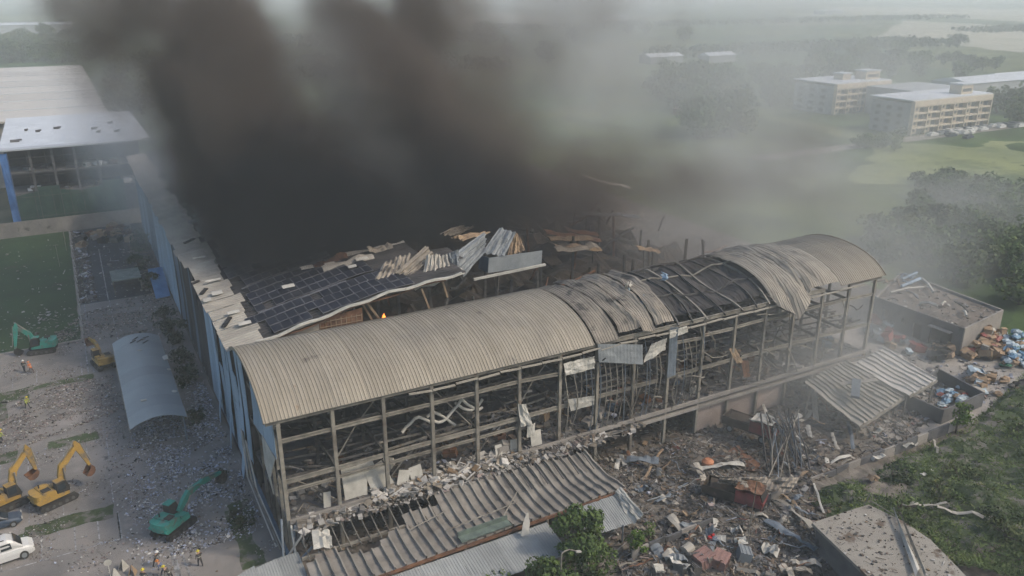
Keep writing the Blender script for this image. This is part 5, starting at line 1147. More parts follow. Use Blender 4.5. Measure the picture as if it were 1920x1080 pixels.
cp = [(p.x, p.y) for p in poly]
bits('roof_litter', 'dark chips and dirt on the bottom right roof slab', cp, 700, [(BR,3),(DK,2),(TN,1),(W_,1)], .05, .35, 3.0, 19, tilt=.2)
bits('rubble', 'dark rubble lying in the open ground floor under the frame', [(.5,-1.2),(79,-1.2),(79,10),(.5,10)], 5200, [(G_,3),(BR,4),(DK,5),(BE,1.6),(W_,.8),(TN,1)], .12, .9, .02, 23, stick=.35, flat=.4)

bits('edge_litter', 'bright insulation and plaster spilling over the first floor edge onto the lean-to roof', [(8,-1.6),(24,-1.6),(24,1.4),(8,1.4)], 900, [(W_,8),(BE,3),(TN,1)], .15, 1.1, Z0+.12, 27, stick=.15, flat=.65, dust=(0,.15))
# big pieces one can tell apart
def strip(u0, v0, u1, v1, w, m, lab, z0=.9, z1=.9, grp='long strips and beams in the rubble yard', bend=.4, name='metal_strip', seed=0, t=.05):
    p, q = at(u0, v0, z0), at(u1, v1, z1); d = (q-p).normalized(); n = Vector((-d.y, d.x, 0)).normalized()*w/2; rows = []
    for k in range(9):
        s = k/8; c = p.lerp(q, s)+Vector((0,0,bend*fbm(s*2.2, seed*2.1)+.0)); tw = .5*fbm(s*2, seed*1.1, 3); rows.append([c-n+Vector((0,0,-tw*w)), c+Vector((0,0,.10*w)), c+n+Vector((0,0,tw*w))])
    b = MB(); b.plate(rows, t); return tag(b.build(name, M[m]), lab, 'metal strip' if name == 'metal_strip' else name.replace('_', ' '), grp)
LM = [(1110,900,'at the right end of the lean-to roof'),(1200,880,'below the middle bays of the frame'),(1190,1010,'by the round bright bush'),(1300,860,'by the orange tub'),(1410,810,'by the dark red truck'),(1375,930,'by the burnt truck'),(1480,860,'by the cone of slumped steel'),
      (1330,1055,'by the pinkish crates'),(1330,1000,'by the small red box'),(1400,1000,'at the foot of the thin leaning pole'),(1500,1000,'beside the hut roof slab'),(1560,890,'by the perimeter wall'),(1580,780,'under the collapsed ribbed canopy'),(1250,950,'in the brown hollow left of the burnt truck'),(1450,960,'between the burnt truck and the hut roof'),(1190,1065,'on the fence line at the bottom edge'),(1750,930,'in the green scrub')]
def autolab(u, v, L, w, m):
    cw = {'steel':'beige grey','steel_blue':'blue grey','strip':'cream','wood':'tan','steel_dark':'sooty','grey_sheet':'grey','white_sheet':'off white','rust':'rusty'}[m]
    return f"{'long' if L > 40 else 'short'} {'wide' if w >= .5 else 'narrow' if w > .15 else 'thin'} {cw} strip lying {min(LM, key=lambda q: (q[0]-u)**2+(q[1]-v)**2*2)[2]}" 
LS = [
 (1556,900,1548,960,.8,'white_sheet','wide white ribbed strip lying upright towards the camera in the middle of the rubble'),
 (1300,945,1340,980,.9,'strip','tan twisted strip near the small round bush'),
]
px = [ # u0 v0 u1 v1 width material label
 (1250,968,1300,1005,.8,'strip','tan strip slanting beside the round bush'),
 (1255,1040,1290,1052,.8,'grey_sheet',None),(1226,1015,1246,1062,.9,'grey_sheet','curved grey strip right of the round bush'),
 (1345,968,1352,1013,1.0,'white_sheet','wide pale ribbed strip standing towards the camera in mid rubble'),
 (1318,1000,1338,996,1.0,'grey_sheet',None),(1325,1035,1340,995,1.1,'grey_sheet','broad grey plate lying diagonal above the pink crates'),
 (1245,1045,1320,1018,.6,'strip',None),(1385,1005,1395,1022,.9,'white_sheet',None),(1370,990,1395,1000,.6,'white_sheet',None),(1278,985,1330,978,.8,'grey_sheet','grey plate tucked between two dark holes'),
 (1435,975,1530,1030,.7,'steel_blue','long grey beam aimed at the hut roof slab'),(1440,925,1525,985,.8,'strip','long pale beam running down to the corner of the hut roof'),(1400,966,1475,970,.9,'strip','pale flat beam crossing the middle of the rubble'),
 (1230,940,1290,905,.4,'steel_blue',None),(1240,925,1270,950,.6,'strip',None),(1175,860,1235,868,1.0,'steel_blue','dark grey sheet lying below the slab edge of the frame'),
 (1205,900,1243,845,.25,'wood',None),(1190,925,1270,850,.2,'wood',None),(1215,905,1265,945,.35,'steel_dark',None),
 (1310,878,1395,868,.7,'white_sheet','pale beam pointing at the thin mast'),(1305,868,1326,912,.7,'strip','pinkish pale fin standing left of the crushed truck'),
 (1375,840,1420,882,1.6,'rust','pinkish brown flat board by the top of the thin mast'),(1427,742,1450,812,.4,'white_sheet','long pale pole leaning down from the frame beside the red truck'),
 (1424,705,1426,748,.5,'strip',None),(1500,830,1535,852,.5,'white_sheet',None),(1515,800,1519,822,.5,'white_sheet',None),(1478,790,1500,780,.8,'white_sheet',None),(1500,790,1520,775,.5,'strip',None),
 (1535,885,1600,858,.6,'strip','pale strip parallel to the perimeter wall'),(1533,880,1595,853,.3,'white_sheet',None),(1632,862,1658,852,.8,'white_sheet','short white panel on top of the perimeter wall'),(1692,836,1715,828,1.0,'white_sheet','pale grey panel fallen over the perimeter wall'),
 (1508,885,1528,910,1.4,'wood','tan board standing at the edge of the dark pile'),(1485,770,1545,800,.25,'wood',None),(1535,750,1560,775,.25,'rust',None),(1525,725,1530,790,.7,'white_sheet','white curled strip hanging below the collapsed canopy'),
 (1590,790,1600,840,.4,'steel_blue',None),(1470,840,1535,868,.25,'steel_dark',None),(1380,930,1392,965,.9,'strip',None),(1410,925,1445,960,.5,'white_sheet',None),(1490,945,1510,975,.25,'steel_dark',None),(1515,880,1545,962,.22,'white_sheet','thin pale pole slanting down beside the tan board'),
 (1430,1020,1460,1035,1.0,'white_sheet','crumpled pale sheet in the dark hollow left of the hut'),(1465,1060,1490,1085,.8,'strip',None),(1290,1065,1250,1040,.7,'white_sheet',None),(1180,1065,1230,1040,.2,'rust',None),(1160,1060,1210,1046,.2,'steel',None),(1230,1060,1240,1078,.9,'white_sheet',None),
 (1690,950,1775,940,.35,'strip','pale beam lying across the scrub above the hut roof'),(1757,952,1862,972,.4,'strip','long pale beam lying in the scrub on the right'),(1728,890,1755,886,.5,'white_sheet','small white curled scrap in the scrub'),(1750,825,1758,845,.25,'strip',None),(1630,898,1645,893,.7,'wood',None),
 (1148,1000,1165,990,.3,'white_sheet',None),(1120,930,1128,940,.4,'rust',None),(1155,880,1160,862,.5,'white_sheet',None),(1165,850,1172,870,.5,'white_sheet',None),(1118,850,1150,866,.3,'steel',None),(1060,830,1075,862,.12,'steel_dark',None),
 (1560,812,1572,845,.35,'strip',None),(1545,860,1560,880,.5,'white_sheet',None),(1600,870,1625,858,.5,'grey_sheet',None),(1640,810,1655,805,.5,'white_sheet',None),(1625,800,1680,840,.2,'steel_dark','thin dark beam lying on the concrete yard under the canopy'),
]
for i, (u0,v0,u1,v1,w,m,lab) in enumerate(px):
    flat_ = v0 < 815 and u0 < 1500
    strip(u0,v0,u1,v1,w,m,lab or autolab((u0+u1)/2,(v0+v1)/2,math.hypot(u1-u0,v1-v0),w,m),1.1+.3*math.sin(i),.8+.4*math.cos(i*1.7), grp='long strips and beams in the rubble yard', seed=i, bend=.6)
for i in range(120):       # more bent sticks
    u, v = RND.uniform(1080, 1520), RND.uniform(850, 1075)
    if v > 1000 and u < 1240: continue
    a = RND.uniform(0, PI); L_ = 14+70*RND.random()**2; strip(u-L_*math.cos(a)/2, v-L_*.45*math.sin(a)/2, u+L_*math.cos(a)/2, v+L_*.45*math.sin(a)/2, (w_ := RND.choice((.12,.18,.3,.5)) if L_ > 30 else RND.choice((.1,.16,.25))), (m_ := RND.choice(('steel','steel_blue','strip','wood','steel_dark','grey_sheet','steel','rust'))), autolab(u, v, L_, w_, m_), RND.uniform(.6,1.4), RND.uniform(.6,1.4), seed=i*7, bend=.7)
# collapsed bundle of roof purlins standing like a tent
tb = empty('fallen_truss_bundle', tuple(at(1470, 850, 0)), 'tangled bundle of thin steel members slumped in a cone right of the red truck', 'steel tangle')
apex = at(1466, 775, 5.0)
for i in range(34):
    e = at(RND.uniform(1425,1535), RND.uniform(830,905), .6); b = MB(); s = apex+Vector((RND.uniform(-2.4,2.4), RND.uniform(-1.6,1.6), RND.uniform(-1.5,.4))); mid = s.lerp(e, .5)+Vector((RND.uniform(-.5,.5), RND.uniform(-.5,.5), RND.uniform(-.6,.2)))
    b.tube([s, mid, e], RND.uniform(.05,.10), 4); b.build('steel_member', M[('steel','steel_dark','steel_blue','steel_dark')[i % 4]], tb)
# crushed trucks
def wreck(loc, rz_, lab, seed, red=True):
    t = empty('crushed_truck', loc, lab, 'truck', None, rz_)
    b = MB(); b.box((0,0,.75), (6.4,1.0,.3)); b.box((0,0,1.0), (6.2,2.2,.12)); b.build('chassis', M['char'], t, local=True)
    rows = [[(x, y, 2.5+.35*fbm(x*.9+seed, y*.9)+(.25 if abs(y) > .9 else 0)) for x in np.linspace(.2, 2.9, 8)] for y in np.linspace(-1.1, 1.1, 6)]
    b = MB(); b.plate(rows, .06); b.build('cab_roof', M['white_sheet'] if red else M['rust'], t, local=True)
    b = MB()
    for s in (-1, 1): b.prism([(.3,s*1.08,.9),(2.9,s*1.08,.9),(3.05,s*1.08,1.7),(2.75,s*1.0,2.45),(.3,s*1.0,2.4)], (0,.06,0))
    b.prism([(2.95,-1.05,.8),(2.95,1.05,.8),(3.1,1.0,1.75),(3.1,-1.0,1.75)], (.12,0,0)); cabn = b.build('cab', M['pink_paint'], t, local=True)
    b = MB(); b.prism([(3.1,-.95,1.78),(3.1,.95,1.78),(2.85,.9,2.4),(2.85,-.9,2.4)], (.04,0,0)); b.build('windscreen', M['char'], cabn, local=True)
    b = MB()
    for s in (-1, 1): b.box((-1.4, s*1.12, 1.5), (3.4,.08,.9), Matrix.Rotation(.12*s, 3, 'X'))
    b.box((-3.1,0,1.5), (.08,2.2,.9)); b.box((-1.4,.2,1.5), (2.4,1.4,.7), Euler((.2,.1,.3)).to_matrix()); b.build('cargo_bed', M['char_brown'], t, local=True)
    for x in (-2.1, 2.0):
        for y in (-.98, .98): wheel(t, x, y, .5)
    return t
wreck(tuple(at(1405, 815, .9)), math.radians(-70), 'crushed dark red truck half buried below the right bays of the frame', 1)
wreck(tuple(at(1375, 945, .4)), math.radians(-60), 'burnt brown truck with a collapsed ribbed roof over it in the middle of the rubble', 7, False)
tag(corr([at(1345,905,2.6), at(1480,925,2.4), at(1500,895,3.0), at(1350,893,3.2)], .55, .12, 8, bend=.7, seed=5, fold=.3).build('corrugated_sheet', M['vault_burnt']), 'crumpled ribbed roof lying over the burnt truck in the rubble', 'roof sheet')
# pinkish crates, drums, tank
for i, (u, v, s, m, lab) in enumerate([(1320,1050,1.7,'pk','left pinkish crate in the rubble at the bottom'),(1350,1052,1.6,'pk','right pinkish crate in the rubble at the bottom'),(1395,1040,1.3,'grey_sheet','pale grey cube shaped tank right of the pinkish crates'),(1300,1068,1.1,'steel_dark','blue grey grid crate at the bottom of the rubble'),(1275,1068,1.0,'steel_dark','grid crate left of the other one at the bottom of the rubble')]):
    if m == 'pk' and 'pk' not in M: M['pk'] = mat('dusty_pink_plastic', (.34,.20,.17), (.24,.15,.13), .8, 1)
    p = at(u, v, .6); b = MB(); b.box(p, (s, s*.9, s*.9), Euler((.12*i, -.2+.1*i, .5*i)).to_matrix()); R_ = Euler((.12*i, -.2+.1*i, .5*i)).to_matrix()
    for k in (-1, 0, 1):
        for q in ((s*.52,k*s*.3,0),(k*s*.3,-s*.47,0)): b.box(p+R_ @ Vector(q), (.06,.06,s*.92), R_)
        b.box(p+R_ @ Vector((0,k*s*.3,s*.46)), (s,.07,.07), R_)
    tag(b.build('crate', M[m]), lab, 'crate')
p = at(1225, 1030, .5)
b = MB(); p = at(1290, 1032, .9); b.tube([p+Vector((-.5,0,.0)), p+Vector((.5,.2,.1))], [.55,.55], 12); tag(b.build('drum', M['strip']), 'cream drum lying on its side below the tan strip', 'drum')
b = MB(); p = at(1333, 1008, .8); b.box(p, (.7,.5,.35), Euler((.2,.1,.5)).to_matrix()); b.box(p+Vector((.2,0,.25)), (.3,.3,.2)); tag(b.build('red_box', M['pink_paint'] if 0 else mat('bright_red_plastic', (.5,.04,.04), (.4,.03,.03), .6, 1)), 'small bright red box in the rubble above the pinkish crates', 'box')
b = MB(); p = at(1327, 866, 1.2); rr_ = .6
b.tube([p+Vector((0,0,-.5)), p+Vector((0,0,.1)), p+Vector((0,0,.4))], [.65,.68,.3], 12); tag(b.build('orange_tub', mat('faded_orange', (.42,.18,.09), (.3,.13,.08), .8, 1)), 'faded orange tub beside two short dark posts in the rubble', 'tub')
# rubbish piles on the right
RB = random.Random(77)
def pile(u0, u1, v0, v1, n, mats, name, lab, grp, s0, s1, hz=1.6):
    for i in range(n):
        u, v = RB.uniform(u0, u1), RB.uniform(v0, v1); p = at(u, v, 0); z = hz*max(0, 1-((u-(u0+u1)/2)/((u1-u0)/2))**2)*RB.random(); s = RB.uniform(s0, s1); b = MB()
        if name == 'rubbish_bag':
            rows = []
            for j in range(6):
                a = j/5*PI; rr = [s*.55*(math.sin(a)**.8 if j not in (0,5) else .05), ]; rows.append([(p.x+rr[0]*math.cos(k*PI/4)*(1+.75*fbm((k%8)*.9, j*.8, i)), p.y+.75*rr[0]*math.sin(k*PI/4)*(1+.75*fbm((k%8)*.7, j, i+3)), z+s*(.22+.12*fbm((k%8)*.8, j, i+9))*(1-math.cos(a))) for k in range(9)])
            b.plate(rows, .03)
        else:
            E_ = Euler((RB.uniform(-.4,.4), RB.uniform(-.4,.4), RB.uniform(0,3))).to_matrix(); b.box((p.x, p.y, z+s*.3), (s, s*.8, s*.55), E_); b.box(Vector((p.x, p.y, z+s*.3))+E_ @ Vector((s*.55,0,s*.32)), (s*.35,s*.8,.05), E_ @ Matrix.Rotation(.5,3,'Y')); b.box(Vector((p.x, p.y, z+s*.3))+E_ @ Vector((-s*.5,0,s*.32)), (s*.3,s*.8,.05), E_ @ Matrix.Rotation(-.6,3,'Y'))
        tag(b.build(name, M[RB.choice(mats)], smooth=False), lab, name.split('_')[-1], grp)
M['card'] = mat('cardboard', (.34,.24,.15), (.22,.155,.10), .9, 1); M['bluebag'] = mat('blue_plastic_bag', (.15,.27,.38), (.09,.18,.28), .5, 1.5); M['whitebag'] = mat('pale_blue_bag', (.42,.50,.54), (.3,.37,.42), .5, 1.5); M['greenbag'] = mat('green_plastic', (.06,.20,.12), (.04,.14,.08), .5, 1.5); M['redbag'] = mat('maroon_plastic', (.25,.06,.05), (.16,.05,.04), .6, 1.5)
pile(1812, 1875, 630, 676, 60, ['card','card','card','wood','redbag','strip'], 'cardboard_box', 'flattened or crumpled cardboard box in the big brown pile by the outbuilding corner', 'cardboard pile by the outbuilding', .7, 1.7, 2.2)
pile(1878, 1925, 632, 692, 90, ['bluebag','bluebag','whitebag','greenbag','whitebag','card'], 'rubbish_bag', 'crumpled rubbish bag in the blue heap at the right edge', 'blue bag heap at the right edge', .6, 1.5, 1.6)
pile(1745, 1802, 648, 682, 22, ['char','card','steel_dark','card','wood'], 'cardboard_box', 'dark box or carton in the low heap before the outbuilding door', 'dark cartons before the outbuilding', .8, 1.8, 1.0)
pile(1755, 1830, 735, 765, 48, ['bluebag','whitebag','whitebag','redbag','wood','bluebag'], 'rubbish_bag', 'rubbish bag lying inside the grey walled waste enclosure', 'bags in the waste enclosure', .5, 1.3, .8)
pile(1822, 1860, 700, 742, 16, ['card','whitebag','card','strip'], 'cardboard_box', 'carton scattered behind the waste enclosure', 'cartons behind the waste enclosure', .8, 1.8, .8)
pile(1630, 1725, 600, 665, 22, ['redbag','whitebag','card','redbag','steel_blue'], 'cardboard_box', 'crushed red or pale crate in the yard before the outbuilding', 'crushed crates before the outbuilding', .9, 1.9, .5)
pile(1870, 1925, 715, 745, 10, ['char','steel_dark','card'], 'rubbish_bag', 'dark sack lying right of the waste enclosure', 'dark sacks by the waste enclosure', .9, 1.6, .5)

# ------------------------------------------------------------------ vegetation
def leafmat(name, c1, c2, c3):
    m = mat(name, c1, c2, .75, 1.2, spots=[(c3, .45, .56, .12)], spec=.15)
    return m
M['leaf'] = leafmat('mid_green_leaves', (.10,.15,.045), (.05,.08,.025), (.13,.17,.05)); M['leaf_bright'] = leafmat('bright_green_leaves', (.11,.18,.03), (.05,.09,.02), (.14,.20,.04)); M['leaf_dark'] = leafmat('dark_green_leaves', (.035,.055,.025), (.018,.03,.014), (.05,.07,.03)); M['scrub_leaf'] = mat('mixed_scrub_leaves', (.15,.20,.065), (.065,.095,.035), .8, .28, detail=7, spots=[((.22,.21,.10), .5, .60, .12), ((.04,.06,.025), .35, .58, .15)], spec=.15); M['leaf_mid'] = leafmat('dull_green_leaves', (.08,.105,.045), (.045,.065,.028), (.11,.13,.05)); M['leaf_far'] = leafmat('olive_leaves', (.12,.14,.05), (.065,.08,.03), (.15,.16,.06)); M['bark'] = mat('bark', (.10,.08,.06), (.05,.04,.03), .9, 3)
def crown(clumps, per, leaf, seed, squash=.8):
    """leaf sized faces on the shells of many small clumps"""
    R = np.random.RandomState(seed); V = []; F = []; k = 0
    for (cx, cyy, cz, r) in clumps:
        n = max(6, int(per*r*r)); d = R.normal(size=(n, 3)); d /= np.linalg.norm(d, axis=1)[:, None]; rad = r*(.55+.5*R.rand(n))[:, None]
        P = np.array([cx, cyy, cz])+d*rad*np.array([1, 1, squash]); T = np.cross(d+.6*R.normal(size=(n, 3)), R.normal(size=(n, 3))); T /= np.linalg.norm(T, axis=1)[:, None]; U = np.cross(d+.5*R.normal(size=(n, 3)), T); U /= np.linalg.norm(U, axis=1)[:, None]
        s = (leaf*(.6+.8*R.rand(n)))[:, None]
        q = np.stack([P-T*s-U*s*.6, P+T*s*.9-U*s*.5, P+T*s+U*s*.7, P-T*s*.8+U*s*.6], 1).reshape(-1, 3); V.append(q); F += [(k+4*i, k+4*i+1, k+4*i+2, k+4*i+3) for i in range(n)]; k += 4*n
    return np.concatenate(V), F
def tree_parts(h, r, seed, leaf=.22, per=60, nc=16, low=.35, m='leaf'):
    R = random.Random(seed); cl = []
    for i in range(nc):
        a = R.uniform(0, 2*PI); q = R.random()**.5; z = lerp(low, .92, R.random()); w = math.sin(PI*min(1, (z-low)/(1-low)*.8+.15)); cl.append((q*r*w*math.cos(a), q*r*w*math.sin(a), z*h, r*R.uniform(.28,.5)))
    V, F = crown(cl, per, leaf, seed); b = MB(); b.v = [tuple(p) for p in V]; b.f = F; b.mi = [0]*len(F)
    t = MB(); t.tube([(0,0,0),(.1,.05,h*.3),(.0,.1,h*.55),(.05,0,h*.8)], [r*.10,r*.075,r*.05,r*.02], 7)
    for c in cl[:7]: t.tube([(0,.05,h*.35), (c[0]*.5,c[1]*.5,lerp(h*.35,c[2],.7)), c[:3]], [r*.045,r*.03,r*.012], 5)
    return b, t
def tree(loc, h, r, seed, label, grp=None, m='leaf', leaf=.22, per=60, nc=16, low=.35, name='tree', cat='tree'):
    e = empty(name, loc, label, cat, grp, seed*1.3); b, t = tree_parts(h, r, seed, leaf, per, nc, low); b.build('crown' if name == 'tree' else 'foliage', M[m], e, local=True); t.build('trunk' if name == 'tree' else 'stem', M['bark'], e, local=True); return e
G0 = at(1075, 1130, 0)
tree(tuple(at(1085,1075,0)), 6.8, 2.5, 1, 'tall mid green tree right of the street lamp before the lower canopy', 'trees before the lower canopy', 'leaf', .13, 150, 30, .2)
tree(tuple(at(1035,1140,0)), 4.8, 2.3, 2, 'dark bushy tree behind the street lamp pole at the bottom edge', 'trees before the lower canopy', 'leaf', .13, 150, 26, .12)
tree(tuple(at(1118,1088,0)), 4.2, 1.7, 3, 'lower tree at the right side of the tree cluster', 'trees before the lower canopy', 'leaf', .12, 150, 18, .15)
tree(tuple(at(1090,1140,0)), 4.0, 2.0, 9, 'dark low tree at the foot of the tree cluster on the bottom edge', 'trees before the lower canopy', 'leaf_dark', .12, 150, 20, .12)
tree(tuple(at(1190,1045,0)), 2.9, 1.15, 4, 'small round bright green bush standing alone right of the curled canopy sheet', None, 'leaf_bright', .10, 260, 14, .2, 'bush', 'bush')
tree(tuple(at(1216,1018,0)), 2.3, .9, 5, 'thin pale green bush behind the round bright one', None, 'leaf', .10, 160, 8, .2, 'bush', 'bush')
tree(tuple(at(922,1105,0)), 2.0, 1.7, 6, 'green bush cut by the bottom edge below the lower canopy', None, 'leaf', .11, 220, 14, .2, 'bush', 'bush')
tree(tuple(at(1792,812,0)), 4.6, 1.6, 7, 'small yellowish green tree in front of the waste enclosure wall', None, 'leaf_bright', .14, 120, 12, .3)
for i, (u, v, h, r) in enumerate([(330,640,3.2,2.2),(312,610,3,1.8),(352,720,2.6,1.8),(345,680,2.6,1.9),(370,790,1.6,1.4),(268,470,4,2.4),(262,505,3,2),(288,545,3.4,1.8)]):
    tree(tuple(at(u, v, 0)), h, r, 20+i, 'scorched dark shrub between the grey canopy and the warehouse wall' if i < 5 else 'dark shrub at the foot of the warehouse wall beside the dark road', 'dark shrubs by the warehouse wall' if i < 5 else 'shrubs by the dark road', 'leaf_dark', .16, 60, 14, .1, 'shrub', 'shrub')
tree(tuple(at(455,985,0)), 1.0, 1.3, 31, 'low dark green bush on the grass strip by the warehouse corner', None, 'leaf_dark', .10, 180, 10, .1, 'bush', 'bush')
tree(tuple(at(418,893,0)), .9, .9, 32, 'small dark bush in the bluish litter above the teal excavator arm', None, 'leaf_dark', .10, 180, 8, .1, 'bush', 'bush')

# scrub bank on the right: bumpy ground with tufts
SCR = [(49,-16),(52,-15.6),(76,-15.2),(86,-13.6),(96,-11),(106,-8),(120,-4),(190,-2),(190,-90),(56,-90),(57,-40),(52,-26)]
def sz(x, y): 
    e = 1.0; return .1+1.1*max(0, .45+1.1*fbm(x*.16, y*.16, 1))+.5*fbm(x*.5, y*.5, 3)
rows = [[(x, y, -.4+(.42+sz(x, y))*min(1, max(0, (-15.6+.25*max(0, x-76)-y)/1.6))*min(1, max(0,(x-(47 if y > -24 else 60 if y < -30 else 55))/3))) for x in np.arange(48, 150, .9)] for y in np.arange(-60, -3, .9)]
b = MB(); b.plate(rows, .05); tag(b.build('scrub_ground', M['grass']), kind='stuff')
R = np.random.RandomState(5); n = 190000; X = 48+R.rand(n)**1.5*80; Y = -4-R.rand(n)*48; keep = []
for i in range(n):
    if inpoly(X[i], Y[i], SCR) and not inpoly(X[i], Y[i], cp) and .75+.9*noise.noise(Vector((X[i]*.22, Y[i]*.22, 4))) > R.rand()*.9: keep.append(i)
X, Y = X[keep], Y[keep]; n = len(X); Z = np.array([max(.1, sz(x, y))*min(1, max(0, (-15.8+.25*max(0, x-76)-y)/2.2)) for x, y in zip(X, Y)])
d = R.normal(size=(n, 3)); d[:, 2] = .55*np.abs(d[:, 2]); d /= np.linalg.norm(d, axis=1)[:, None]; wv = np.cross(d, R.normal(size=(n, 3))); wv /= np.linalg.norm(wv, axis=1)[:, None]
L_ = (.22+.42*R.rand(n))[:, None]; wd = (.025+.045*R.rand(n))[:, None]; P0 = np.stack([X, Y, Z-.05], 1)
q = np.stack([P0-wv*wd, P0+wv*wd, P0+d*L_+wv*wd*.6, P0+d*L_-wv*wd*.6], 1).reshape(-1, 3)
g = np.array([noise.noise(Vector((x*.09, y*.09, 9))) for x, y in zip(X, Y)])
b = MB(); b.v = [tuple(p) for p in q]; b.f = [(4*i, 4*i+1, 4*i+2, 4*i+3) for i in range(n)]; b.mi = [0]*n
tag(b.build('scrub', M['scrub_leaf']), 'tangled green scrub and tall grass covering the lower right', kind='stuff')
R2 = random.Random(8)
for i in range(90):
    for _ in range(20):
        x, y = R2.uniform(54, 120), R2.uniform(-45, -8)
        if inpoly(x, y, SCR) and not inpoly(x, y, cp) and y < -18: break
    else: continue
    tree((x, y, 0), R2.uniform(1.0, 2.3), R2.uniform(1.0, 2.4), 60+i, 'leafy shrub growing out of the green scrub on the lower right', 'shrubs in the scrub', R2.choice(('leaf','scrub_leaf','scrub_leaf','leaf_far','leaf_dark')), .12, 60, 11, .12, 'shrub', 'shrub')

# wood behind the outbuilding and across the fields: three crowns shared by many trees
protos = []
for s in range(5):
    b, t = tree_parts(1.0, .52, 200+s, .045, 900, 20, .22); cb_ = b.build('crown', M[('leaf','leaf_mid','leaf_far','leaf','leaf_mid')[s]], local=True, link=False); tb_ = t.build('trunk', M['bark'], local=True, link=False); protos.append((cb_.data, tb_.data))
TR = random.Random(12)
def far_tree(x, y, h, lab, grp):
    cm, tm = TR.choice(protos); e = empty('tree', (x, y, 0), lab, 'tree', grp, TR.uniform(0, 6)); 
    for nm, me in (('crown', cm), ('trunk', tm)):
        o = bpy.data.objects.new(nm, me); col.objects.link(o); o.parent = e; o.scale = (h*1.15, h*1.15, h)
n = 0
for i in range(400):
    if n >= 56: break
    u, v = TR.uniform(1640, 1960), TR.uniform(400, 600); 
    if v > 512+(u-1690)*.28 or v < 400: continue
    p = at(u, v, 0)
    if inpoly(p.x, p.y, [(85,10),(98,-6),(115,-4),(116,24),(84,26)]): continue
    far_tree(p.x, p.y, TR.uniform(4, 7), 'leafy tree in the wood behind the concrete outbuilding', 'wood behind the outbuilding'); n += 1
for i in range(16):
    p = at(TR.uniform(1700, 1925), TR.uniform(345, 400), 0); far_tree(p.x, p.y, TR.uniform(4, 7.5), 'tree at the near edge of the yellow green field on the right', 'trees by the yellow green field')
for (u0, u1, v0, v1, k, lab, g) in [(1230,1380,150,215,26,'tree in the far copse left of the cream blocks','far copse'),(1300,1400,235,262,12,'tree on the green field before the far copse','field trees'),(1380,1520,150,200,14,'tree between the far copse and the cream blocks','far copse by the blocks'),
    (1520,1920,120,150,28,'tree in the line behind the cream blocks','trees behind the cream blocks'),(1850,1930,190,235,14,'tree right of the cream blocks','trees right of the cream blocks'),(1610,1690,262,285,9,'tree at the foot of the shaded block wall','trees at the block foot'),
    (0,215,88,119,50,'tree in the dense belt behind the white roofed hall','tree belt behind the hall'),(210,340,120,215,22,'tree in the shaded wood right of the white roofed hall','wood right of the hall'),(0,150,55,90,18,'tree in the belt further behind the white roofed hall','farther tree belt')]:
    for i in range(k):
        p = at(TR.uniform(u0, u1), TR.uniform(v0, v1), 0)
        if 258 < p.x < 345 and 124 < p.y < 202: continue
        if p.y < 372 and p.x < 1: continue
        if p.y > 3000: continue
        far_tree(p.x, p.y, TR.uniform(8, 15) if g != 'trees at the block foot' else TR.uniform(3, 5), lab, g)
for i in range(12):
    p = at(TR.uniform(900, 1920), TR.uniform(60, 118), 0); 
    if p.y < 2500: far_tree(p.x, p.y, TR.uniform(9, 16), 'lone tree far out in the hazy fields', 'far field trees')
# far off woods that read as one mass
R = np.random.RandomState(3); V = []; F = []; k = 0
for (x0, x1, y0, y1, nn) in [(420,760,440,500,700),(100,420,700,900,700),(-400,-60,700,1100,1800),(500,1500,900,1000,700),(1000,1500,560,620,500),(60,260,430,560,900)]:
    cx = x0+R.rand(nn)*(x1-x0); cyy = y0+R.rand(nn)*(y1-y0); r = 2.5+3*R.rand(nn); cl = [(a, b_, 2+2*R.rand(), c) for a, b_, c in zip(cx, cyy, r)]
    v, f = crown(cl, .35, 1.5, 3, .8); f = [tuple(i+k for i in q) for q in f]; V.append(v); F += f; k += len(v)
b = MB(); b.v = [tuple(p) for p in np.concatenate(V)]; b.f = F; b.mi = [0]*len(F); tag(b.build('distant_woods', M['leaf_mid']), 'hazy belts of woodland far off in the fields', kind='stuff')

# ------------------------------------------------------------------ haze and smoke
def box_obj(name, lo, hi):
    b = MB(); b.span(lo, hi); o = b.build(name, [], origin=[(p+q)/2 for p, q in zip(lo, hi)]); return o
HZ = bpy.data.materials.new('haze_air'); HZ.use_nodes = True; N = HZ.node_tree.nodes; L = HZ.node_tree.links
for n in list(N):
    if n.type == 'BSDF_PRINCIPLED': N.remove(n)
pv = N.new('ShaderNodeVolumePrincipled'); pv.inputs['Color'].default_value = (.90, .97, .98, 1); pv.inputs['Density'].default_value = HAZE; pv.inputs['Anisotropy'].default_value = 0.0
L.new(pv.outputs[0], N['Material Output'].inputs['Volume'])
o = box_obj('haze', (-3990, -390, -1), (4990, 6990, 105)); o.data.materials.clear(); o.data.materials.append(HZ)
tag(o, 'thin pale haze over the site and the fields behind', kind='stuff')

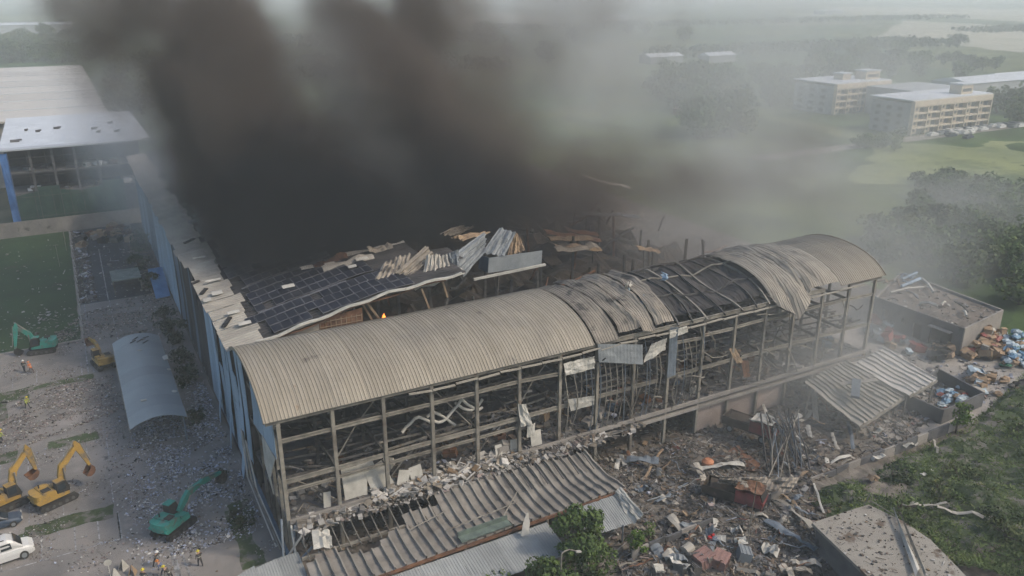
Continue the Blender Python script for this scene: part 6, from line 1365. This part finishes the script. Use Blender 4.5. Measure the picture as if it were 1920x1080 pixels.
def smoke(name, label, lo, hi, voxel, blobs, albedo, dens, nscale, seed, floor=None, aniso=0.0, contrast=(0.43, 0.59), warp=11.0, absorb=None):
    """a volume grid grown in geometry nodes: soft blobs (centre, radii, weight) broken up by two octaves of noise"""
    ng = bpy.data.node_groups.new(name, 'GeometryNodeTree')
    ng.interface.new_socket('Geometry', in_out='OUTPUT', socket_type='NodeSocketGeometry')
    ng.interface.new_socket('Geometry', in_out='INPUT', socket_type='NodeSocketGeometry')
    N = ng.nodes; L = ng.links
    out = N.new('NodeGroupOutput'); pos = N.new('GeometryNodeInputPosition')
    def vm(op, a, b=None, s=None):
        n = N.new('ShaderNodeVectorMath'); n.operation = op
        for i, x in enumerate((a, b)):
            if x is None: continue
            if isinstance(x, (tuple, list)): n.inputs[i].default_value = x
            else: L.new(x, n.inputs[i])
        if s is not None: n.inputs['Scale'].default_value = s
        return n.outputs['Value'] if op in ('LENGTH', 'DOT_PRODUCT') else n.outputs[0]
    def fm(op, a, b=None, c=None, clamp=False):
        n = N.new('ShaderNodeMath'); n.operation = op; n.use_clamp = clamp
        for i, x in enumerate((a, b, c)):
            if x is None: continue
            if isinstance(x, (int, float)): n.inputs[i].default_value = x
            else: L.new(x, n.inputs[i])
        return n.outputs[0]
    def noise_(scale, det, vec, colour=False):
        n = N.new('ShaderNodeTexNoise'); n.inputs['Scale'].default_value = scale; n.inputs['Detail'].default_value = det
        n.inputs['Roughness'].default_value = .55; L.new(vec, n.inputs['Vector']); return n.outputs['Color' if colour else 0]
    p = vm('ADD', pos.outputs[0], (seed*37.0, seed*11.0, seed*5.0))
    wc = noise_(nscale*.55, 2, p, True); w = vm('SCALE', vm('SUBTRACT', wc, (.5, .5, .5)), s=warp*2)
    q = vm('ADD', pos.outputs[0], w); tot = None
    for c, r, wt in blobs:
        d = vm('LENGTH', vm('DIVIDE', vm('SUBTRACT', q, tuple(c)), tuple(r)))
        k = fm('SUBTRACT', 1.0, d, clamp=True); k = fm('MULTIPLY', fm('MULTIPLY', k, fm('SUBTRACT', 2.0, k)), wt)
        tot = k if tot is None else fm('ADD', tot, k)
    n1 = noise_(nscale, 4, vm('ADD', p, vm('SCALE', w, s=.5)))
    mr = N.new('ShaderNodeMapRange'); mr.inputs[1].default_value = contrast[0]; mr.inputs[2].default_value = contrast[1]; mr.inputs[3].default_value = .12; mr.inputs[4].default_value = 1.6
    L.new(n1, mr.inputs[0]); dn = fm('MULTIPLY', tot, mr.outputs[0])
    if floor is not None:
        sx = N.new('ShaderNodeSeparateXYZ'); L.new(pos.outputs[0], sx.inputs[0])
        f = N.new('ShaderNodeMapRange'); f.inputs[1].default_value = floor[0]; f.inputs[2].default_value = floor[1]; L.new(sx.outputs[2], f.inputs[0]); dn = fm('MULTIPLY', dn, f.outputs[0])
    dn = fm('MAXIMUM', fm('SUBTRACT', dn, .012), 0.0)
    vc = N.new('GeometryNodeVolumeCube'); vc.inputs['Min'].default_value = lo; vc.inputs['Max'].default_value = hi
    for i, a in enumerate('XYZ'): vc.inputs['Resolution '+a].default_value = max(4, int((hi[i]-lo[i])/voxel))
    L.new(dn, vc.inputs['Density'])
    m = bpy.data.materials.new(name); m.use_nodes = True; SN = m.node_tree.nodes; SL = m.node_tree.links
    for n in list(SN):
        if n.type == 'BSDF_PRINCIPLED': SN.remove(n)
    at_ = SN.new('ShaderNodeAttribute'); at_.attribute_name = 'density'
    mu = SN.new('ShaderNodeMath'); mu.operation = 'MULTIPLY'; mu.inputs[1].default_value = dens; SL.new(at_.outputs['Fac'], mu.inputs[0])
    sc_ = SN.new('ShaderNodeVolumeScatter'); sc_.inputs['Color'].default_value = (*albedo, 1); sc_.inputs['Anisotropy'].default_value = aniso
    ab = SN.new('ShaderNodeVolumeAbsorption'); ab.inputs['Color'].default_value = (*(absorb or albedo), 1)
    SL.new(mu.outputs[0], sc_.inputs['Density']); SL.new(mu.outputs[0], ab.inputs['Density'])
    ads = SN.new('ShaderNodeAddShader'); SL.new(sc_.outputs[0], ads.inputs[0]); SL.new(ab.outputs[0], ads.inputs[1])
    SL.new(ads.outputs[0], SN['Material Output'].inputs['Volume'])
    sm = N.new('GeometryNodeSetMaterial'); sm.inputs['Material'].default_value = m
    L.new(vc.outputs[0], sm.inputs[0]); L.new(sm.outputs[0], out.inputs[0])
    me = bpy.data.meshes.new(name); me.from_pydata([(0,0,0)], [], []); me.materials.append(m)
    o = bpy.data.objects.new(name, me); col.objects.link(o)
    md = o.modifiers.new('grid', 'NODES'); md.node_group = ng
    return tag(o, label, kind='stuff')
def B(u, v, y, r, w=1.0, ry=None, rz=None):
    """a blob seen at (u, v) at depth y"""
    p = at(u, v, y, 1); return (tuple(p), (r, ry or r, rz or r), w)
dark = [B(400,215,60,14,1.0,18,14), B(330,115,68,14,.8,20,15), B(240,35,76,15,.55,20,15), B(400,40,70,13,.6,20,15), B(465,160,62,13,.9,18,15),
        B(640,260,50,14,1.2,20,14), B(680,180,56,14,1.3,20,16), B(705,80,62,14,1.0,20,16), B(730,-20,68,16,.9,22,16), B(800,250,48,13,.6,20,14),
        B(970,350,40,15,.6,18,11), B(1090,365,38,16,.45,18,11), B(1200,330,46,15,.34,18,12), B(1290,360,40,14,.30,16,12), B(1330,450,24,9,.42,12,7), B(1265,490,14,8,.5,10,6), B(1330,500,10,7,.35,9,5), B(1400,400,40,15,.34,18,11), B(1430,310,50,16,.22,20,12), B(1510,440,30,14,.18,16,9), B(1660,440,44,20,.14,22,11), B(900,210,56,16,.34,22,14), B(360,320,64,8,.5,12,9), B(820,120,64,14,.3,20,14), B(960,50,84,24,.13,26,20), B(1120,80,92,26,.10,30,20)]
black = [B(500,395,46,14,1.7,18,12), B(465,330,52,11,1.3,16,11), B(610,375,44,16,1.7,20,13), B(640,290,50,14,1.0,18,12), B(770,350,42,15,1.2,20,12), B(870,360,42,14,.8,20,10), B(430,400,56,7,.8,12,7), B(560,400,40,12,1.3,16,9),
         B(490,440,34,10,.6,12,7), B(620,430,32,10,.6,14,7), B(760,410,34,10,.6,12,7), B(880,400,32,9,.5,12,6), B(1060,430,28,10,.3,14,7), B(980,380,38,12,.5,14,8)]
smoke('black_smoke', 'black smoke pouring out of the burning roof pit', (-40, 8, 8), (90, 110, 75), 1.5, black, (.018,.020,.024), DARK*1.2, .075, 1, floor=(11, 15), contrast=(.44, .58), warp=9.0, absorb=(.5,.48,.47))
smoke('dark_smoke', 'brownish dark grey smoke columns rising above the warehouse', (-50, 10, 14), (140, 150, 92), 1.7, dark, (.105,.092,.082), DARK, .075, 1, floor=(14, 20), contrast=(.45, .58), warp=9.0, absorb=(.5,.47,.45))
pale = [B(1250,390,38,24,.6,24,12), B(1150,220,70,30,.4,40,16), B(1420,340,50,28,.75,30,13), B(1000,60,100,40,.35,40,24), B(1350,440,22,14,1.0,16,9),
        B(1610,330,44,30,.6,34,12), B(1480,600,1,16,.45,16,10), B(1620,480,24,22,.5,24,11), B(1790,430,44,30,1.2,30,14), B(1690,500,26,20,.9,20,12), B(255,270,104,15,1.5,26,16), B(280,350,84,11,1.5,16,12), B(220,180,130,14,.7,26,14), B(565,140,52,7,.9,10,9), B(690,305,36,5,.8,8,5), B(640,210,42,6,.5,8,8), B(560,60,60,9,.5,12,10), B(735,380,32,5,.6,8,4), B(1660,260,100,18,.9,24,7), B(1560,300,70,20,.6,24,9), B(330,410,62,9,.8,14,9),
        B(1500,140,120,60,.2,60,18), B(1350,790,-6,9,.5,9,6), B(1570,700,-4,16,.5,14,8), B(1660,620,4,14,.4,14,7), B(1200,-20,140,80,.3,70,26), B(1640,240,110,24,.35,30,12), ((230,150,14),(120,100,36),.16), ((150,120,20),(90,90,40),.14), ((66,-4,4),(20,12,10),.5), ((88,14,6),(24,20,14),.6)]
smoke('pale_smoke', 'thin pale grey smoke drifting off to the right of the warehouse', (-50, -25, 1), (330, 240, 75), 2.6, pale, (.58,.61,.60), PALE, .028, 4, floor=(0, 4), aniso=.2, contrast=(.36,.66), absorb=(.8,.8,.8))
